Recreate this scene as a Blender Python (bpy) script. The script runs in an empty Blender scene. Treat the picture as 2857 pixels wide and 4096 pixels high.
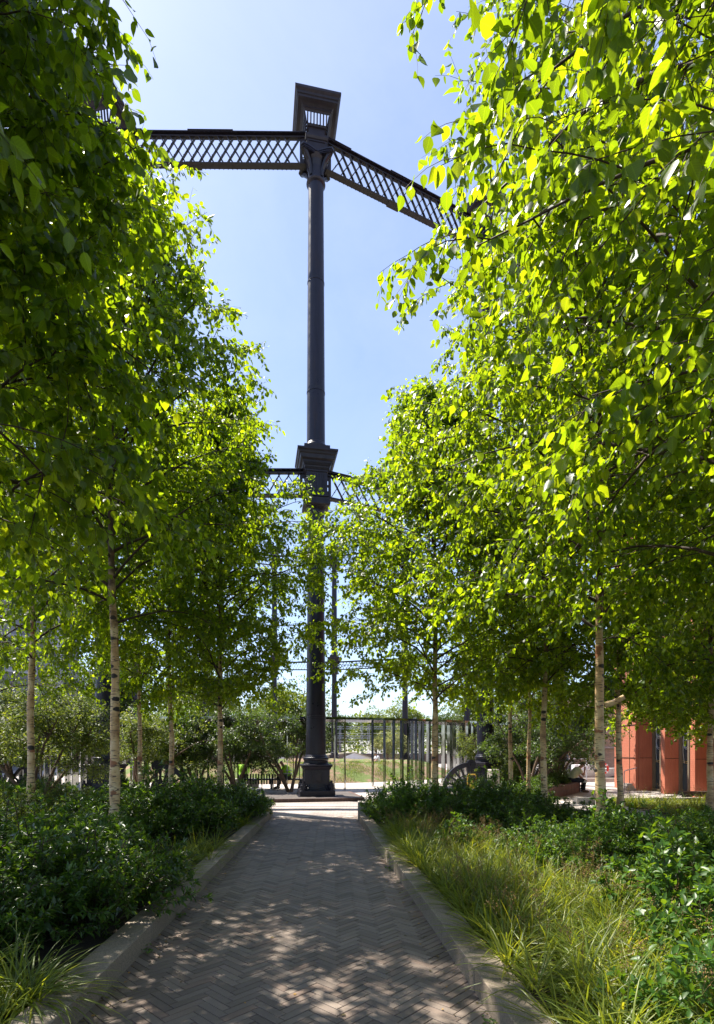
import bpy, math, random
import numpy as np
from mathutils import Vector

PI = math.pi
SC = bpy.context.scene
COL = SC.collection
rad = math.radians

# ------------------------------------------------------------------ objects
def tag(o, label=None, cat=None, group=None, kind=None):
    if label: o['label'] = label
    if cat: o['category'] = cat
    if group: o['group'] = group
    if kind: o['kind'] = kind
    return o

def empty(name, loc=(0, 0, 0), rz=0.0, **k):
    o = bpy.data.objects.new(name, None)
    o.empty_display_size = 0.2
    COL.objects.link(o)
    o.location = loc
    o.rotation_euler = (0, 0, rz)
    return tag(o, **k)

def link(name, me, mat, parent=None, loc=None, rz=0.0):
    o = bpy.data.objects.new(name, me)
    COL.objects.link(o)
    if mat and not me.materials: me.materials.append(mat)
    if parent is not None: o.parent = parent
    if loc is not None: o.location = loc
    if rz: o.rotation_euler = (0, 0, rz)
    return o

def copy_tree(o, parent=None):
    c = o.copy(); COL.objects.link(c)
    if parent is not None: c.parent = parent
    for ch in list(o.children): copy_tree(ch, c)
    return c

class MB:
    """collects simple shapes for ONE mesh"""
    def __init__(s): s.v = []; s.f = []
    def add(s, vs, fs):
        n = len(s.v); s.v += [tuple(v) for v in vs]; s.f += [tuple(i + n for i in f) for f in fs]
    def box(s, c, d, rz=0.0, rx=0.0, ry=0.0):
        hx, hy, hz = d[0] / 2, d[1] / 2, d[2] / 2
        vs = [Vector((x * hx, y * hy, z * hz)) for z in (-1, 1) for y in (-1, 1) for x in (-1, 1)]
        from mathutils import Euler
        m = Euler((rx, ry, rz)).to_matrix()
        vs = [m @ v + Vector(c) for v in vs]
        s.add(vs, [(0, 2, 3, 1), (4, 5, 7, 6), (0, 1, 5, 4), (2, 6, 7, 3), (0, 4, 6, 2), (1, 3, 7, 5)])
    def bar(s, a, b, w, h, up=(0, 0, 1)):
        a = Vector(a); b = Vector(b); d = (b - a).normalized(); u = Vector(up)
        sd = d.cross(u)
        if sd.length < 1e-4: sd = d.cross(Vector((1, 0, 0)))
        sd.normalize(); u = sd.cross(d).normalized()
        vs = []
        for p in (a, b):
            for i, j in ((-1, -1), (1, -1), (1, 1), (-1, 1)): vs.append(p + sd * i * w / 2 + u * j * h / 2)
        s.add(vs, [(0, 1, 2, 3), (7, 6, 5, 4), (0, 4, 5, 1), (1, 5, 6, 2), (2, 6, 7, 3), (3, 7, 4, 0)])
    def sq(s, prof, cap=True, c=(0, 0)):
        """stack of squares: list of (halfwidth, z)"""
        vs = []; fs = []
        for h, z in prof: vs += [(c[0] - h, c[1] - h, z), (c[0] + h, c[1] - h, z), (c[0] + h, c[1] + h, z), (c[0] - h, c[1] + h, z)]
        for k in range(len(prof) - 1):
            for i in range(4):
                j = (i + 1) % 4; fs.append((4 * k + i, 4 * k + j, 4 * k + 4 + j, 4 * k + 4 + i))
        if cap: fs.append((3, 2, 1, 0)); n = 4 * (len(prof) - 1); fs.append((n, n + 1, n + 2, n + 3))
        s.add(vs, fs)
    def lathe(s, prof, seg=32, c=(0, 0, 0), cap=True):
        vs = []; fs = []
        for r, z in prof:
            for i in range(seg):
                a = 2 * PI * i / seg; vs.append((c[0] + r * math.cos(a), c[1] + r * math.sin(a), c[2] + z))
        for k in range(len(prof) - 1):
            for i in range(seg):
                j = (i + 1) % seg; fs.append((k * seg + i, k * seg + j, (k + 1) * seg + j, (k + 1) * seg + i))
        if cap:
            fs.append(tuple(range(seg - 1, -1, -1))); n = (len(prof) - 1) * seg; fs.append(tuple(range(n, n + seg)))
        s.add(vs, fs)
    def prism(s, poly, z0, z1):
        n = len(poly)
        vs = [(x, y, z0) for x, y in poly] + [(x, y, z1) for x, y in poly]
        fs = [tuple(range(n - 1, -1, -1)), tuple(range(n, 2 * n))] + [(i, (i + 1) % n, n + (i + 1) % n, n + i) for i in range(n)]
        s.add(vs, fs)
    def tube(s, pts, r, k=8):
        rr = r if hasattr(r, '__len__') else [r] * len(pts)
        V, F = tubes(np.array([pts], float), np.array([rr], float), k)
        s.add(V.tolist(), F.tolist())
    def build(s, name, mat, parent=None, smooth=False, loc=None, rz=0.0, bevel=0.0, angle=40):
        me = bpy.data.meshes.new(name); me.from_pydata(s.v, [], s.f); me.update()
        if smooth:
            me.polygons.foreach_set('use_smooth', [True] * len(me.polygons))
            me.set_sharp_from_angle(angle=rad(angle))
        o = link(name, me, mat, parent, loc, rz)
        if bevel:
            b = o.modifiers.new('b', 'BEVEL'); b.width = bevel; b.segments = 2; b.limit_method = 'ANGLE'
        return o

def tubes(P, R, k=5):
    """P (N,K,3) centre lines, R (N,K) radii -> verts, quads"""
    P = np.asarray(P, float); N, K, _ = P.shape
    T = np.empty_like(P); T[:, 1:-1] = P[:, 2:] - P[:, :-2]; T[:, 0] = P[:, 1] - P[:, 0]; T[:, -1] = P[:, -1] - P[:, -2]
    T /= np.linalg.norm(T, axis=2, keepdims=True) + 1e-9
    ref = np.where(np.abs(T[:, :, 2:3]) > 0.93, np.array([1.0, 0.1, 0]), np.array([0.05, 0.1, 1.0]))
    # a single reference per curve avoids twists
    m = np.abs(T[:, :, 2]).mean(axis=1) > 0.85
    ref = np.where(m[:, None, None], np.array([1.0, 0.1, 0]), np.array([0.05, 0.1, 1.0])) * np.ones((N, K, 1))
    U = np.cross(T, ref); U /= np.linalg.norm(U, axis=2, keepdims=True) + 1e-9
    W = np.cross(T, U)
    a = np.arange(k) * 2 * PI / k
    V = P[:, :, None, :] + R[:, :, None, None] * (np.cos(a)[None, None, :, None] * U[:, :, None, :] + np.sin(a)[None, None, :, None] * W[:, :, None, :])
    idx = np.arange(N * K * k).reshape(N, K, k)
    A = idx[:, :-1, :]; B = np.roll(A, -1, axis=2); D = idx[:, 1:, :]; C = np.roll(D, -1, axis=2)
    F = np.stack([A, D, C, B], axis=-1).reshape(-1, 4)
    return V.reshape(-1, 3), F

def np_mesh(name, V, loops, totals, uv=None, smooth=True):
    me = bpy.data.meshes.new(name)
    me.vertices.add(len(V)); me.vertices.foreach_set('co', np.ascontiguousarray(V, np.float32).ravel())
    me.loops.add(len(loops)); me.loops.foreach_set('vertex_index', np.ascontiguousarray(loops, np.int32))
    me.polygons.add(len(totals))
    st = np.concatenate([[0], np.cumsum(totals)[:-1]]).astype(np.int32)
    me.polygons.foreach_set('loop_start', st)
    me.polygons.foreach_set('use_smooth', np.full(len(totals), smooth))
    if uv is not None:
        l = me.uv_layers.new(name='uv'); l.data.foreach_set('uv', np.ascontiguousarray(uv, np.float32).ravel())
    me.update(calc_edges=True)
    return me

def quad_mesh(name, V, F, smooth=True):
    return np_mesh(name, V, F.ravel(), np.full(len(F), 4), None, smooth)

# ------------------------------------------------------------------ leaves
def norm(a): return a / (np.linalg.norm(a, axis=-1, keepdims=True) + 1e-9)

# template: verts (u along, v across, w up), faces
LEAF_HI = (np.array([(0, 0, 0), (.34, 0, -.02), (.68, 0, -.03), (1.0, 0, -.11),
                     (.06, .20, .03), (.30, .37, .07), (.58, .31, .06), (.82, .14, -.01),
                     (.06, -.20, .03), (.30, -.37, .07), (.58, -.31, .06), (.82, -.14, -.01)]),
           [(0, 1, 5, 4), (1, 2, 6, 5), (2, 3, 7, 6), (0, 8, 9, 1), (1, 9, 10, 2), (2, 10, 11, 3)])
LEAF_LO = (np.array([(0, 0, 0), (.22, .32, .06), (.68, .26, .04), (1, 0, -.08), (.68, -.26, .04), (.22, -.32, .06), (.5, 0, -.02)]),
           [(0, 6, 2, 1), (6, 3, 2), (0, 5, 4, 6), (6, 4, 3)])
LANCE = (np.array([(0, 0, 0), (.3, .17, .03), (.65, .13, .03), (1, 0, -.10), (.65, -.13, .03), (.3, -.17, .03), (.5, 0, -.01)]),
         [(0, 6, 2, 1), (6, 3, 2), (0, 5, 4, 6), (6, 4, 3)])

def leaf_cloud(name, pos, axis, nrm, L, tmpl, wid=None):
    T, faces = tmpl
    n = len(pos); axis = norm(axis); side = norm(np.cross(axis, nrm)); nn = np.cross(side, axis)
    L = L[:, None, None]
    wv = np.ones(n)[:, None, None] if wid is None else wid[:, None, None]
    V = pos[:, None, :] + L * (T[None, :, 0:1] * axis[:, None, :] + wv * T[None, :, 1:2] * side[:, None, :] + T[None, :, 2:3] * nn[:, None, :])
    k = len(T)
    lp = np.array([i for f in faces for i in f]); tt = np.array([len(f) for f in faces])
    loops = (np.arange(n)[:, None] * k + lp[None, :]).ravel()
    tot = np.tile(tt, n)
    uv = np.tile(T[lp][:, :2], (n, 1))
    return np_mesh(name, V.reshape(-1, 3), loops, tot, uv, True)

# ------------------------------------------------------------------ materials
def new_mat(name):
    m = bpy.data.materials.new(name); m.use_nodes = True
    nt = m.node_tree; nt.nodes.clear()
    return m, nt, nt.nodes, nt.links

class NB:
    def __init__(s, name):
        s.m, s.nt, s.n, s.l = new_mat(name)
        s.out = s.n.new('ShaderNodeOutputMaterial')
    def node(s, t, **k):
        nd = s.n.new('ShaderNode' + t)
        for a, b in k.items(): setattr(nd, a, b)
        return nd
    def set(s, nd, **k):
        for a, b in k.items():
            sock = nd.inputs[a.replace('_', ' ')]
            if isinstance(b, bpy.types.NodeSocket): s.l.new(b, sock)
            else: sock.default_value = b
        return nd
    def coord(s, kind='Object', scale=(1, 1, 1), rot=(0, 0, 0)):
        tc = s.node('TexCoord'); mp = s.node('Mapping'); mp.inputs['Scale'].default_value = scale; mp.inputs['Rotation'].default_value = rot
        s.l.new(tc.outputs[kind], mp.inputs['Vector']); return mp.outputs[0]
    def noise(s, vec, scale, detail=4, rough=.55):
        nd = s.node('TexNoise'); nd.inputs['Scale'].default_value = scale; nd.inputs['Detail'].default_value = detail; nd.inputs['Roughness'].default_value = rough
        s.l.new(vec, nd.inputs['Vector']); return nd.outputs['Fac']
    def ramp(s, fac, stops, interp='LINEAR'):
        r = s.node('ValToRGB'); cr = r.color_ramp; cr.interpolation = interp
        while len(cr.elements) < len(stops): cr.elements.new(.5)
        for e, (p, c) in zip(cr.elements, stops): e.position = p; e.color = (*c, 1) if len(c) == 3 else c
        s.l.new(fac, r.inputs[0]); return r.outputs[0]
    def mix(s, fac, a, b, mode='MIX'):
        m = s.node('Mix', data_type='RGBA', blend_type=mode)
        for sock, v in ((m.inputs[0], fac), (m.inputs[6], a), (m.inputs[7], b)):
            if isinstance(v, bpy.types.NodeSocket): s.l.new(v, sock)
            elif isinstance(v, (int, float)): sock.default_value = v
            else: sock.default_value = (*v, 1)
        return m.outputs[2]
    def math(s, op, a, b=0.0):
        m = s.node('Math', operation=op)
        for sock, v in zip(m.inputs, (a, b)):
            if isinstance(v, bpy.types.NodeSocket): s.l.new(v, sock)
            else: sock.default_value = v
        return m.outputs[0]
    def bump(s, h, strength=.3, dist=.01):
        b = s.node('Bump'); b.inputs['Strength'].default_value = strength; b.inputs['Distance'].default_value = dist
        s.l.new(h, b.inputs['Height']); return b.outputs[0]
    def bsdf(s, **k):
        p = s.node('BsdfPrincipled'); s.set(p, **k); s.l.new(p.outputs[0], s.out.inputs[0]); s.p = p; return p

def c4(c): return (*c, 1)

def simple(name, col, rough=.6, var=.25, scale=8, metal=0, bump=.0, spec=.5):
    b = NB(name); v = b.coord('Object')
    n = b.noise(v, scale, 6)
    lo = tuple(x * (1 - var) for x in col); hi = tuple(min(1, x * (1 + var)) for x in col)
    c = b.ramp(n, [(.3, lo), (.7, hi)])
    p = b.bsdf(Base_Color=c, Roughness=rough, Metallic=metal)
    p.inputs['Specular IOR Level'].default_value = spec
    if bump: b.l.new(b.bump(b.noise(v, scale * 6, 4), bump, .01), p.inputs['Normal'])
    return b.m

def leaf_mat(name, top, trans, mixf=.5, rough=.42, hue=.12, veins=True, spec=.5, coat=0.0):
    b = NB(name)
    g = b.node('NewGeometry'); rnd = g.outputs['Random Per Island']
    col = b.ramp(rnd, [(0, tuple(x * (1 - 2.2 * hue) for x in top)), (.55, top), (1, (top[0] * (1 + 4 * hue), top[1] * (1 + 2 * hue), top[2]))])
    tr = b.ramp(rnd, [(0, tuple(x * (1 - 1.8 * hue) for x in trans)), (.6, trans), (1, (min(1, trans[0] * (1 + 2.5 * hue)), min(1, trans[1] * (1 + 1.0 * hue)), trans[2]))])
    if veins:
        uv = b.node('UVMap'); uv.uv_map = 'uv'
        sx = b.node('SeparateXYZ'); b.l.new(uv.outputs[0], sx.inputs[0])
        av = b.math('ABSOLUTE', sx.outputs[1])
        ph = b.math('MULTIPLY', b.math('SUBTRACT', sx.outputs[0], b.math('MULTIPLY', av, .8)), 48.0)
        w = b.math('SINE', ph)
        dark = b.math('ADD', b.math('MULTIPLY', w, .06), .94)
        mid = b.math('MULTIPLY', b.math('LESS_THAN', av, .018), .35)
        f = b.math('ADD', dark, mid)
        cf = b.node('CombineXYZ')
        for i in range(3): b.l.new(f, cf.inputs[i])
        tr = b.mix(1.0, tr, cf.outputs[0], 'MULTIPLY')
    p = b.node('BsdfPrincipled'); b.set(p, Base_Color=col, Roughness=rough)
    p.inputs['Specular IOR Level'].default_value = spec
    if coat: p.inputs['Coat Weight'].default_value = coat; p.inputs['Coat Roughness'].default_value = .25
    if veins: b.l.new(b.bump(w, .06, .001), p.inputs['Normal'])
    t = b.node('BsdfTranslucent'); b.l.new(tr, t.inputs[0])
    mx = b.node('MixShader'); mx.inputs[0].default_value = mixf
    b.l.new(p.outputs[0], mx.inputs[1]); b.l.new(t.outputs[0], mx.inputs[2]); b.l.new(mx.outputs[0], b.out.inputs[0])
    return b.m

M = {}
M['birch_leaf'] = leaf_mat('birch_leaf', (.030, .078, .009), (.47, .68, .010), .50, .40, .2)
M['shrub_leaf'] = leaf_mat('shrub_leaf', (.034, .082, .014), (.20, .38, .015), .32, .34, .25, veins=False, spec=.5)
M['laurel_and_sunlit_leaf'] = leaf_mat('laurel_and_sunlit_leaf', (.045, .115, .018), (.24, .42, .015), .35, .42, .15, veins=False, spec=.5)  # laurel green, reused as a sunlit tone on ordinary shrubs
M['grass_blade'] = leaf_mat('grass_blade', (.115, .170, .026), (.46, .54, .03), .42, .38, .22, veins=False)
M['seed_head'] = leaf_mat('seed_head', (.22, .15, .06), (.25, .18, .06), .3, .7, .2, veins=False)
M['pinnate_leaf'] = leaf_mat('pinnate_leaf', (.028, .062, .016), (.14, .24, .015), .35, .42, .2, veins=False)
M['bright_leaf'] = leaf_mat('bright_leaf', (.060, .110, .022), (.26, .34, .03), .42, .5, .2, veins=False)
M['blossom_leaf'] = leaf_mat('blossom_leaf', (.30, .33, .14), (.35, .40, .12), .4, .6, .15, veins=False)
M['twig'] = simple('twig', (.055, .032, .022), .75, .35, 20)
M['dark_trunk'] = simple('dark_trunk', (.13, .085, .055), .85, .4, 14, bump=.5)

def birch_bark():
    b = NB('birch_bark'); v = b.coord('Object')
    base = b.ramp(b.noise(v, 3.5, 5), [(.3, (.28, .15, .06)), (.48, (.56, .37, .18)), (.70, (.74, .61, .38))])
    # peeling tan and rust bands
    vs = b.coord('Object', (2.0, 2.0, 2.2))
    pe = b.ramp(b.noise(vs, 1.15, 4, .5), [(.585, (0, 0, 0)), (.60, (1, 1, 1))])
    col = b.mix(pe, base, (.30, .12, .05))
    # dark lenticels, short and horizontal
    vl = b.coord('Object', (9, 9, 60))
    le = b.ramp(b.noise(vl, 1.0, 2, .4), [(.58, (0, 0, 0)), (.64, (1, 1, 1))])
    col = b.mix(le, col, (.12, .075, .05))
    # black knots
    vk = b.coord('Object', (1, 1, 1.9))
    vo = b.node('TexVoronoi'); vo.inputs['Scale'].default_value = 3.0; b.l.new(vk, vo.inputs['Vector'])
    kn = b.ramp(b.math('ADD', vo.outputs['Distance'], b.math('MULTIPLY', b.noise(v, 30, 3), .12)), [(.25, (1, 1, 1)), (.30, (0, 0, 0))])
    col = b.mix(kn, col, (.018, .012, .010))
    # the bark turns dark brown up in the crown
    sx = b.node('SeparateXYZ'); b.l.new(b.coord('Object'), sx.inputs[0])
    up = b.math('ADD', b.math('MULTIPLY', sx.outputs[2], .24), b.math('MULTIPLY', b.noise(vs, 4, 4), .9))
    upm = b.ramp(up, [(1.12, (0, 0, 0)), (1.3, (1, 1, 1))]) if False else b.ramp(b.math('MULTIPLY', up, .5), [(.62, (0, 0, 0)), (.78, (1, 1, 1))])
    col = b.mix(upm, col, (.10, .055, .032))
    p = b.bsdf(Base_Color=col, Roughness=.62)
    h = b.math('ADD', b.noise(vl, 1.0, 3), b.math('MULTIPLY', pe, .6))
    b.l.new(b.bump(h, .5, .006), p.inputs['Normal'])
    return b.m
M['birch_bark'] = birch_bark()

def iron(name, col, rough=.3):
    b = NB(name); v = b.coord('Object')
    n = b.noise(b.coord('Object', (6, 6, .8)), 1.6, 5)
    c = b.ramp(n, [(.3, tuple(x * .75 for x in col)), (.75, tuple(x * 1.35 for x in col))])
    ru = b.ramp(b.noise(b.coord('Object', (3, 3, .5)), 2.3, 6, .65), [(.52, (0, 0, 0)), (.72, (1, 1, 1))])
    c = b.mix(b.math('MULTIPLY', ru, .45), c, (.034, .019, .014))
    dirt = b.ramp(b.noise(b.coord('Object', (9, 9, 1.2)), 3.0, 5, .6), [(.63, (0, 0, 0)), (.75, (1, 1, 1))])
    c = b.mix(b.math('MULTIPLY', dirt, .35), c, (.06, .055, .055))
    r = b.ramp(b.noise(v, 5, 5), [(.3, (rough * .8,) * 3), (.7, (rough * 1.35,) * 3)])
    p = b.bsdf(Base_Color=c, Roughness=r); p.inputs['Specular IOR Level'].default_value = .35
    b.l.new(b.bump(b.noise(v, 45, 3), .12, .004), p.inputs['Normal'])
    return b.m
M['iron'] = iron('iron', (.011, .011, .021), .33)
M['iron_dull'] = iron('iron_dull', (.016, .014, .021), .45)
M['grey_steel'] = simple('grey_steel', (.36, .37, .42), .5, .1, 4)
def mirror():
    b = NB('mirror_steel'); v = b.coord('Object')
    r = b.ramp(b.noise(v, 3, 3), [(.3, (.03,) * 3), (.7, (.09,) * 3)])
    b.bsdf(Base_Color=(.30, .31, .30, 1), Metallic=1.0, Roughness=r); return b.m
M['mirror'] = mirror()

def granite(name, col, scale=90):
    b = NB(name); v = b.coord('Object')
    n = b.noise(v, scale, 3, .7); n2 = b.noise(v, 1.7, 5)
    c = b.ramp(n, [(.33, tuple(x * .55 for x in col)), (.5, col), (.66, tuple(min(1, x * 1.35) for x in col))])
    c = b.mix(1.0, c, b.ramp(n2, [(.3, (.72, .70, .66)), (.65, (1, 1, 1))]), 'MULTIPLY')
    g = b.node('NewGeometry')
    c = b.mix(1.0, c, b.ramp(g.outputs['Random Per Island'], [(0, (.82, .82, .80)), (1, (1.05, 1.03, 1.0))]), 'MULTIPLY')
    p = b.bsdf(Base_Color=c, Roughness=.75)
    b.l.new(b.bump(n, .25, .002), p.inputs['Normal'])
    return b.m
M['granite'] = granite('granite', (.31, .255, .20))
M['granite_pale'] = granite('granite_pale', (.50, .46, .43))

def paver():
    b = NB('clay_paver'); v = b.coord('Object')
    g = b.node('NewGeometry')
    c = b.ramp(g.outputs['Random Per Island'], [(0, (.135, .102, .080)), (.40, (.185, .143, .114)), (.75, (.225, .178, .142)), (1, (.20, .138, .104))])
    c = b.mix(1.0, c, b.ramp(b.noise(v, 1.3, 5), [(.3, (.78, .78, .78)), (.7, (1.1, 1.1, 1.1))]), 'MULTIPLY')
    c = b.mix(1.0, c, b.ramp(b.noise(v, 160, 2, .7), [(.3, (.82, .82, .82)), (.7, (1.12, 1.12, 1.12))]), 'MULTIPLY')
    st = b.ramp(b.noise(v, 2.6, 3), [(.66, (0, 0, 0)), (.72, (1, 1, 1))])
    c = b.mix(b.math('MULTIPLY', st, .45), c, (.09, .075, .07))
    p = b.bsdf(Base_Color=c, Roughness=.66)
    b.l.new(b.bump(b.noise(v, 120, 3), .2, .002), p.inputs['Normal'])
    return b.m
M['paver'] = paver()

def brick(name, c1, c2, mortar, sc=1.0, bw=.22, rh=.075, axes='xz', ms=.012, rough=.8, var=1.0):
    """brick texture: axes picks which object axes run along the courses"""
    b = NB(name); tc = b.node('TexCoord'); sx = b.node('SeparateXYZ'); b.l.new(tc.outputs['Object'], sx.inputs[0])
    cx = b.node('CombineXYZ')
    if axes == 'xz': b.l.new(sx.outputs[0], cx.inputs[0]); b.l.new(sx.outputs[2], cx.inputs[1])
    elif axes == 'yz': b.l.new(sx.outputs[1], cx.inputs[0]); b.l.new(sx.outputs[2], cx.inputs[1])
    else: b.l.new(sx.outputs[0], cx.inputs[0]); b.l.new(sx.outputs[1], cx.inputs[1])
    t = b.node('TexBrick'); b.l.new(cx.outputs[0], t.inputs['Vector'])
    b.set(t, Color1=c4(c1), Color2=c4(c2), Mortar=c4(mortar), Scale=sc, Brick_Width=bw, Row_Height=rh, Mortar_Size=ms)
    n = b.noise(b.coord('Object'), .8, 6)
    c = b.mix(1.0, t.outputs['Color'], b.ramp(n, [(.3, (.6, .58, .55)), (.65, (1.1, 1.1, 1.1))]), 'MULTIPLY')
    p = b.bsdf(Base_Color=c, Roughness=rough)
    b.l.new(b.bump(b.math('SUBTRACT', 1.0, t.outputs['Fac']), .5, .004), p.inputs['Normal'])
    return b.m
M['plaza'] = brick('plaza', (.52, .47, .43), (.46, .41, .38), (.24, .21, .19), bw=.6, rh=.3, axes='xy', ms=.006, rough=.72)
M['pale_paver'] = brick('pale_paver', (.43, .37, .345), (.35, .30, .28), (.15, .13, .12), bw=.21, rh=.055, axes='xy', ms=.004)
M['plinth_brick'] = brick('plinth_brick', (.13, .075, .06), (.085, .05, .045), (.05, .045, .04), bw=.075, rh=.4, ms=.006)
M['plinth_top'] = brick('plinth_top', (.14, .115, .105), (.10, .085, .08), (.04, .035, .03), bw=.1, rh=.1, axes='xy', ms=.008)
M['low_wall'] = brick('low_wall', (.26, .14, .11), (.19, .10, .08), (.14, .12, .11), bw=.1, rh=.2)
M['stock_brick'] = brick('stock_brick', (.60, .45, .30), (.47, .34, .22), (.36, .32, .27), bw=.23, rh=.08)
M['viaduct_brick'] = brick('viaduct_brick', (.24, .17, .13), (.17, .12, .10), (.15, .13, .12), bw=.23, rh=.08)
M['soil'] = simple('soil', (.035, .026, .018), .95, .5, 6, bump=.8)
M['asphalt'] = simple('asphalt', (.30, .27, .25), .85, .15, 1.5)

def lawn():
    b = NB('lawn'); v = b.coord('Object')
    n = b.noise(v, .55, 6, .6); n2 = b.noise(v, 22, 3)
    g = b.ramp(n2, [(.3, (.055, .085, .014)), (.7, (.14, .19, .035))])
    d = b.ramp(n2, [(.3, (.15, .09, .05)), (.7, (.27, .18, .11))])
    m = b.ramp(b.math('ADD', n, b.math('MULTIPLY', b.noise(v, 3.5, 4), .28)), [(.60, (0, 0, 0)), (.70, (1, 1, 1))])
    c = b.mix(m, g, d)
    p = b.bsdf(Base_Color=c, Roughness=.9)
    b.l.new(b.bump(b.noise(v, 9, 5), 1.0, .08), p.inputs['Normal'])
    return b.m
M['lawn'] = lawn()

def terracotta():
    b = NB('terracotta_panel'); v = b.coord('Object')
    vo = b.node('TexVoronoi'); vo.inputs['Scale'].default_value = 14; vo.inputs['Randomness'].default_value = .1; b.l.new(v, vo.inputs['Vector'])
    c = b.ramp(b.noise(v, 1.2, 5), [(.3, (.42, .13, .075)), (.7, (.53, .18, .11))])
    c = b.mix(1.0, c, b.ramp(vo.outputs['Distance'], [(.15, (.86, .84, .82)), (.4, (1, 1, 1))]), 'MULTIPLY')
    p = b.bsdf(Base_Color=c, Roughness=.65)
    b.l.new(b.bump(vo.outputs['Distance'], .3, .01), p.inputs['Normal'])
    return b.m
M['terracotta'] = terracotta()
M['bronze'] = simple('bronze', (.24, .20, .15), .4, .1, 3, metal=.3)
M['dark_glass'] = NB('dark_glass'); M['dark_glass'].bsdf(Base_Color=(.05, .07, .09, 1), Roughness=.05); M['dark_glass'] = M['dark_glass'].m
M['decal_white'] = simple('decal_white', (.75, .77, .8), .5, .03)
M['decal_ochre'] = simple('decal_ochre', (.55, .36, .08), .5, .05)
M['white_paint'] = simple('white_paint', (.78, .77, .80), .6, .05, 2)
M['dark_wood'] = simple('dark_wood', (.045, .028, .020), .6, .4, 9, bump=.2)
M['black_wood'] = simple('black_wood', (.018, .018, .02), .55, .3, 9)
M['felt'] = simple('felt', (.42, .37, .26), .9, .1, 3)
M['yellow'] = simple('yellow', (.45, .28, .03), .5, .1)
M['red'] = simple('red', (.62, .05, .03), .5, .1)
M['boat_hull'] = simple('boat_hull', (.50, .52, .52), .4, .2, 2)
M['skin'] = simple('skin', (.42, .22, .14), .5, .08, 20)
M['hair'] = simple('hair', (.07, .045, .03), .8, .3, 60)
M['grey_hair'] = simple('grey_hair', (.25, .23, .21), .8, .3, 60)
M['navy'] = simple('navy', (.016, .020, .035), .85, .3, 20)
M['khaki'] = simple('khaki', (.10, .09, .07), .9, .3, 20)
M['hivis'] = simple('hivis', (.30, .62, .02), .8, .08, 10)
M['cream_cloth'] = simple('cream_cloth', (.62, .58, .36), .9, .1, 10)
M['shirt'] = simple('shirt', (.30, .26, .28), .9, .1, 10)
M['reflect'] = simple('reflect', (.55, .56, .55), .35, .05, 10)
M['boot'] = simple('boot', (.12, .08, .05), .7, .3, 20)
M['water'] = NB('canal_water'); M['water'].bsdf(Base_Color=(.03, .045, .035, 1), Roughness=.08); M['water'] = M['water'].m
M['slate'] = simple('slate', (.09, .09, .10), .7, .2, 4)
M['concrete'] = simple('concrete', (.42, .40, .38), .85, .12, 2)
# ------------------------------------------------------------------ plants
def grow(P0, D0, L, K, droop, wob, rng):
    """N curves of K points; droop pulls them down (negative lifts)"""
    N = len(P0); P = np.zeros((N, K, 3)); P[:, 0] = P0; D = norm(D0.copy())
    step = (L / (K - 1))[:, None]
    dr = np.broadcast_to(np.asarray(droop, float), (N,))[:, None]
    for i in range(1, K):
        D = norm(D + rng.normal(0, wob, (N, 3)) + np.array([0, 0, -1.0]) * dr)
        P[:, i] = P[:, i - 1] + D * step
    return P

def sample(P, t):
    """P (N,K,3), t (N,m) in 0..1 -> points, tangents (N,m,3)"""
    N, K, _ = P.shape
    x = np.clip(t, 0, .9999) * (K - 1); i = x.astype(int); f = (x - i)[..., None]
    n = np.arange(N)[:, None]
    a = P[n, i]; b = P[n, i + 1]
    return a * (1 - f) + b * f, norm(b - a)

def side_dirs(T, ang, rng, flat=.5):
    """directions leaving tangents T at about ang"""
    r = rng.normal(0, 1, T.shape); r[..., 2] *= flat
    s = norm(r - (r * T).sum(-1, keepdims=True) * T)
    a = ang + rng.normal(0, .18, T.shape[:-1])
    return norm(T * np.cos(a)[..., None] + s * np.sin(a)[..., None])

def keep_open(p):
    """the walk between the two rows is kept clear: world space test"""
    x, y, z = p[:, 0], p[:, 1], p[:, 2]
    return x * 0 > 1

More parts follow.
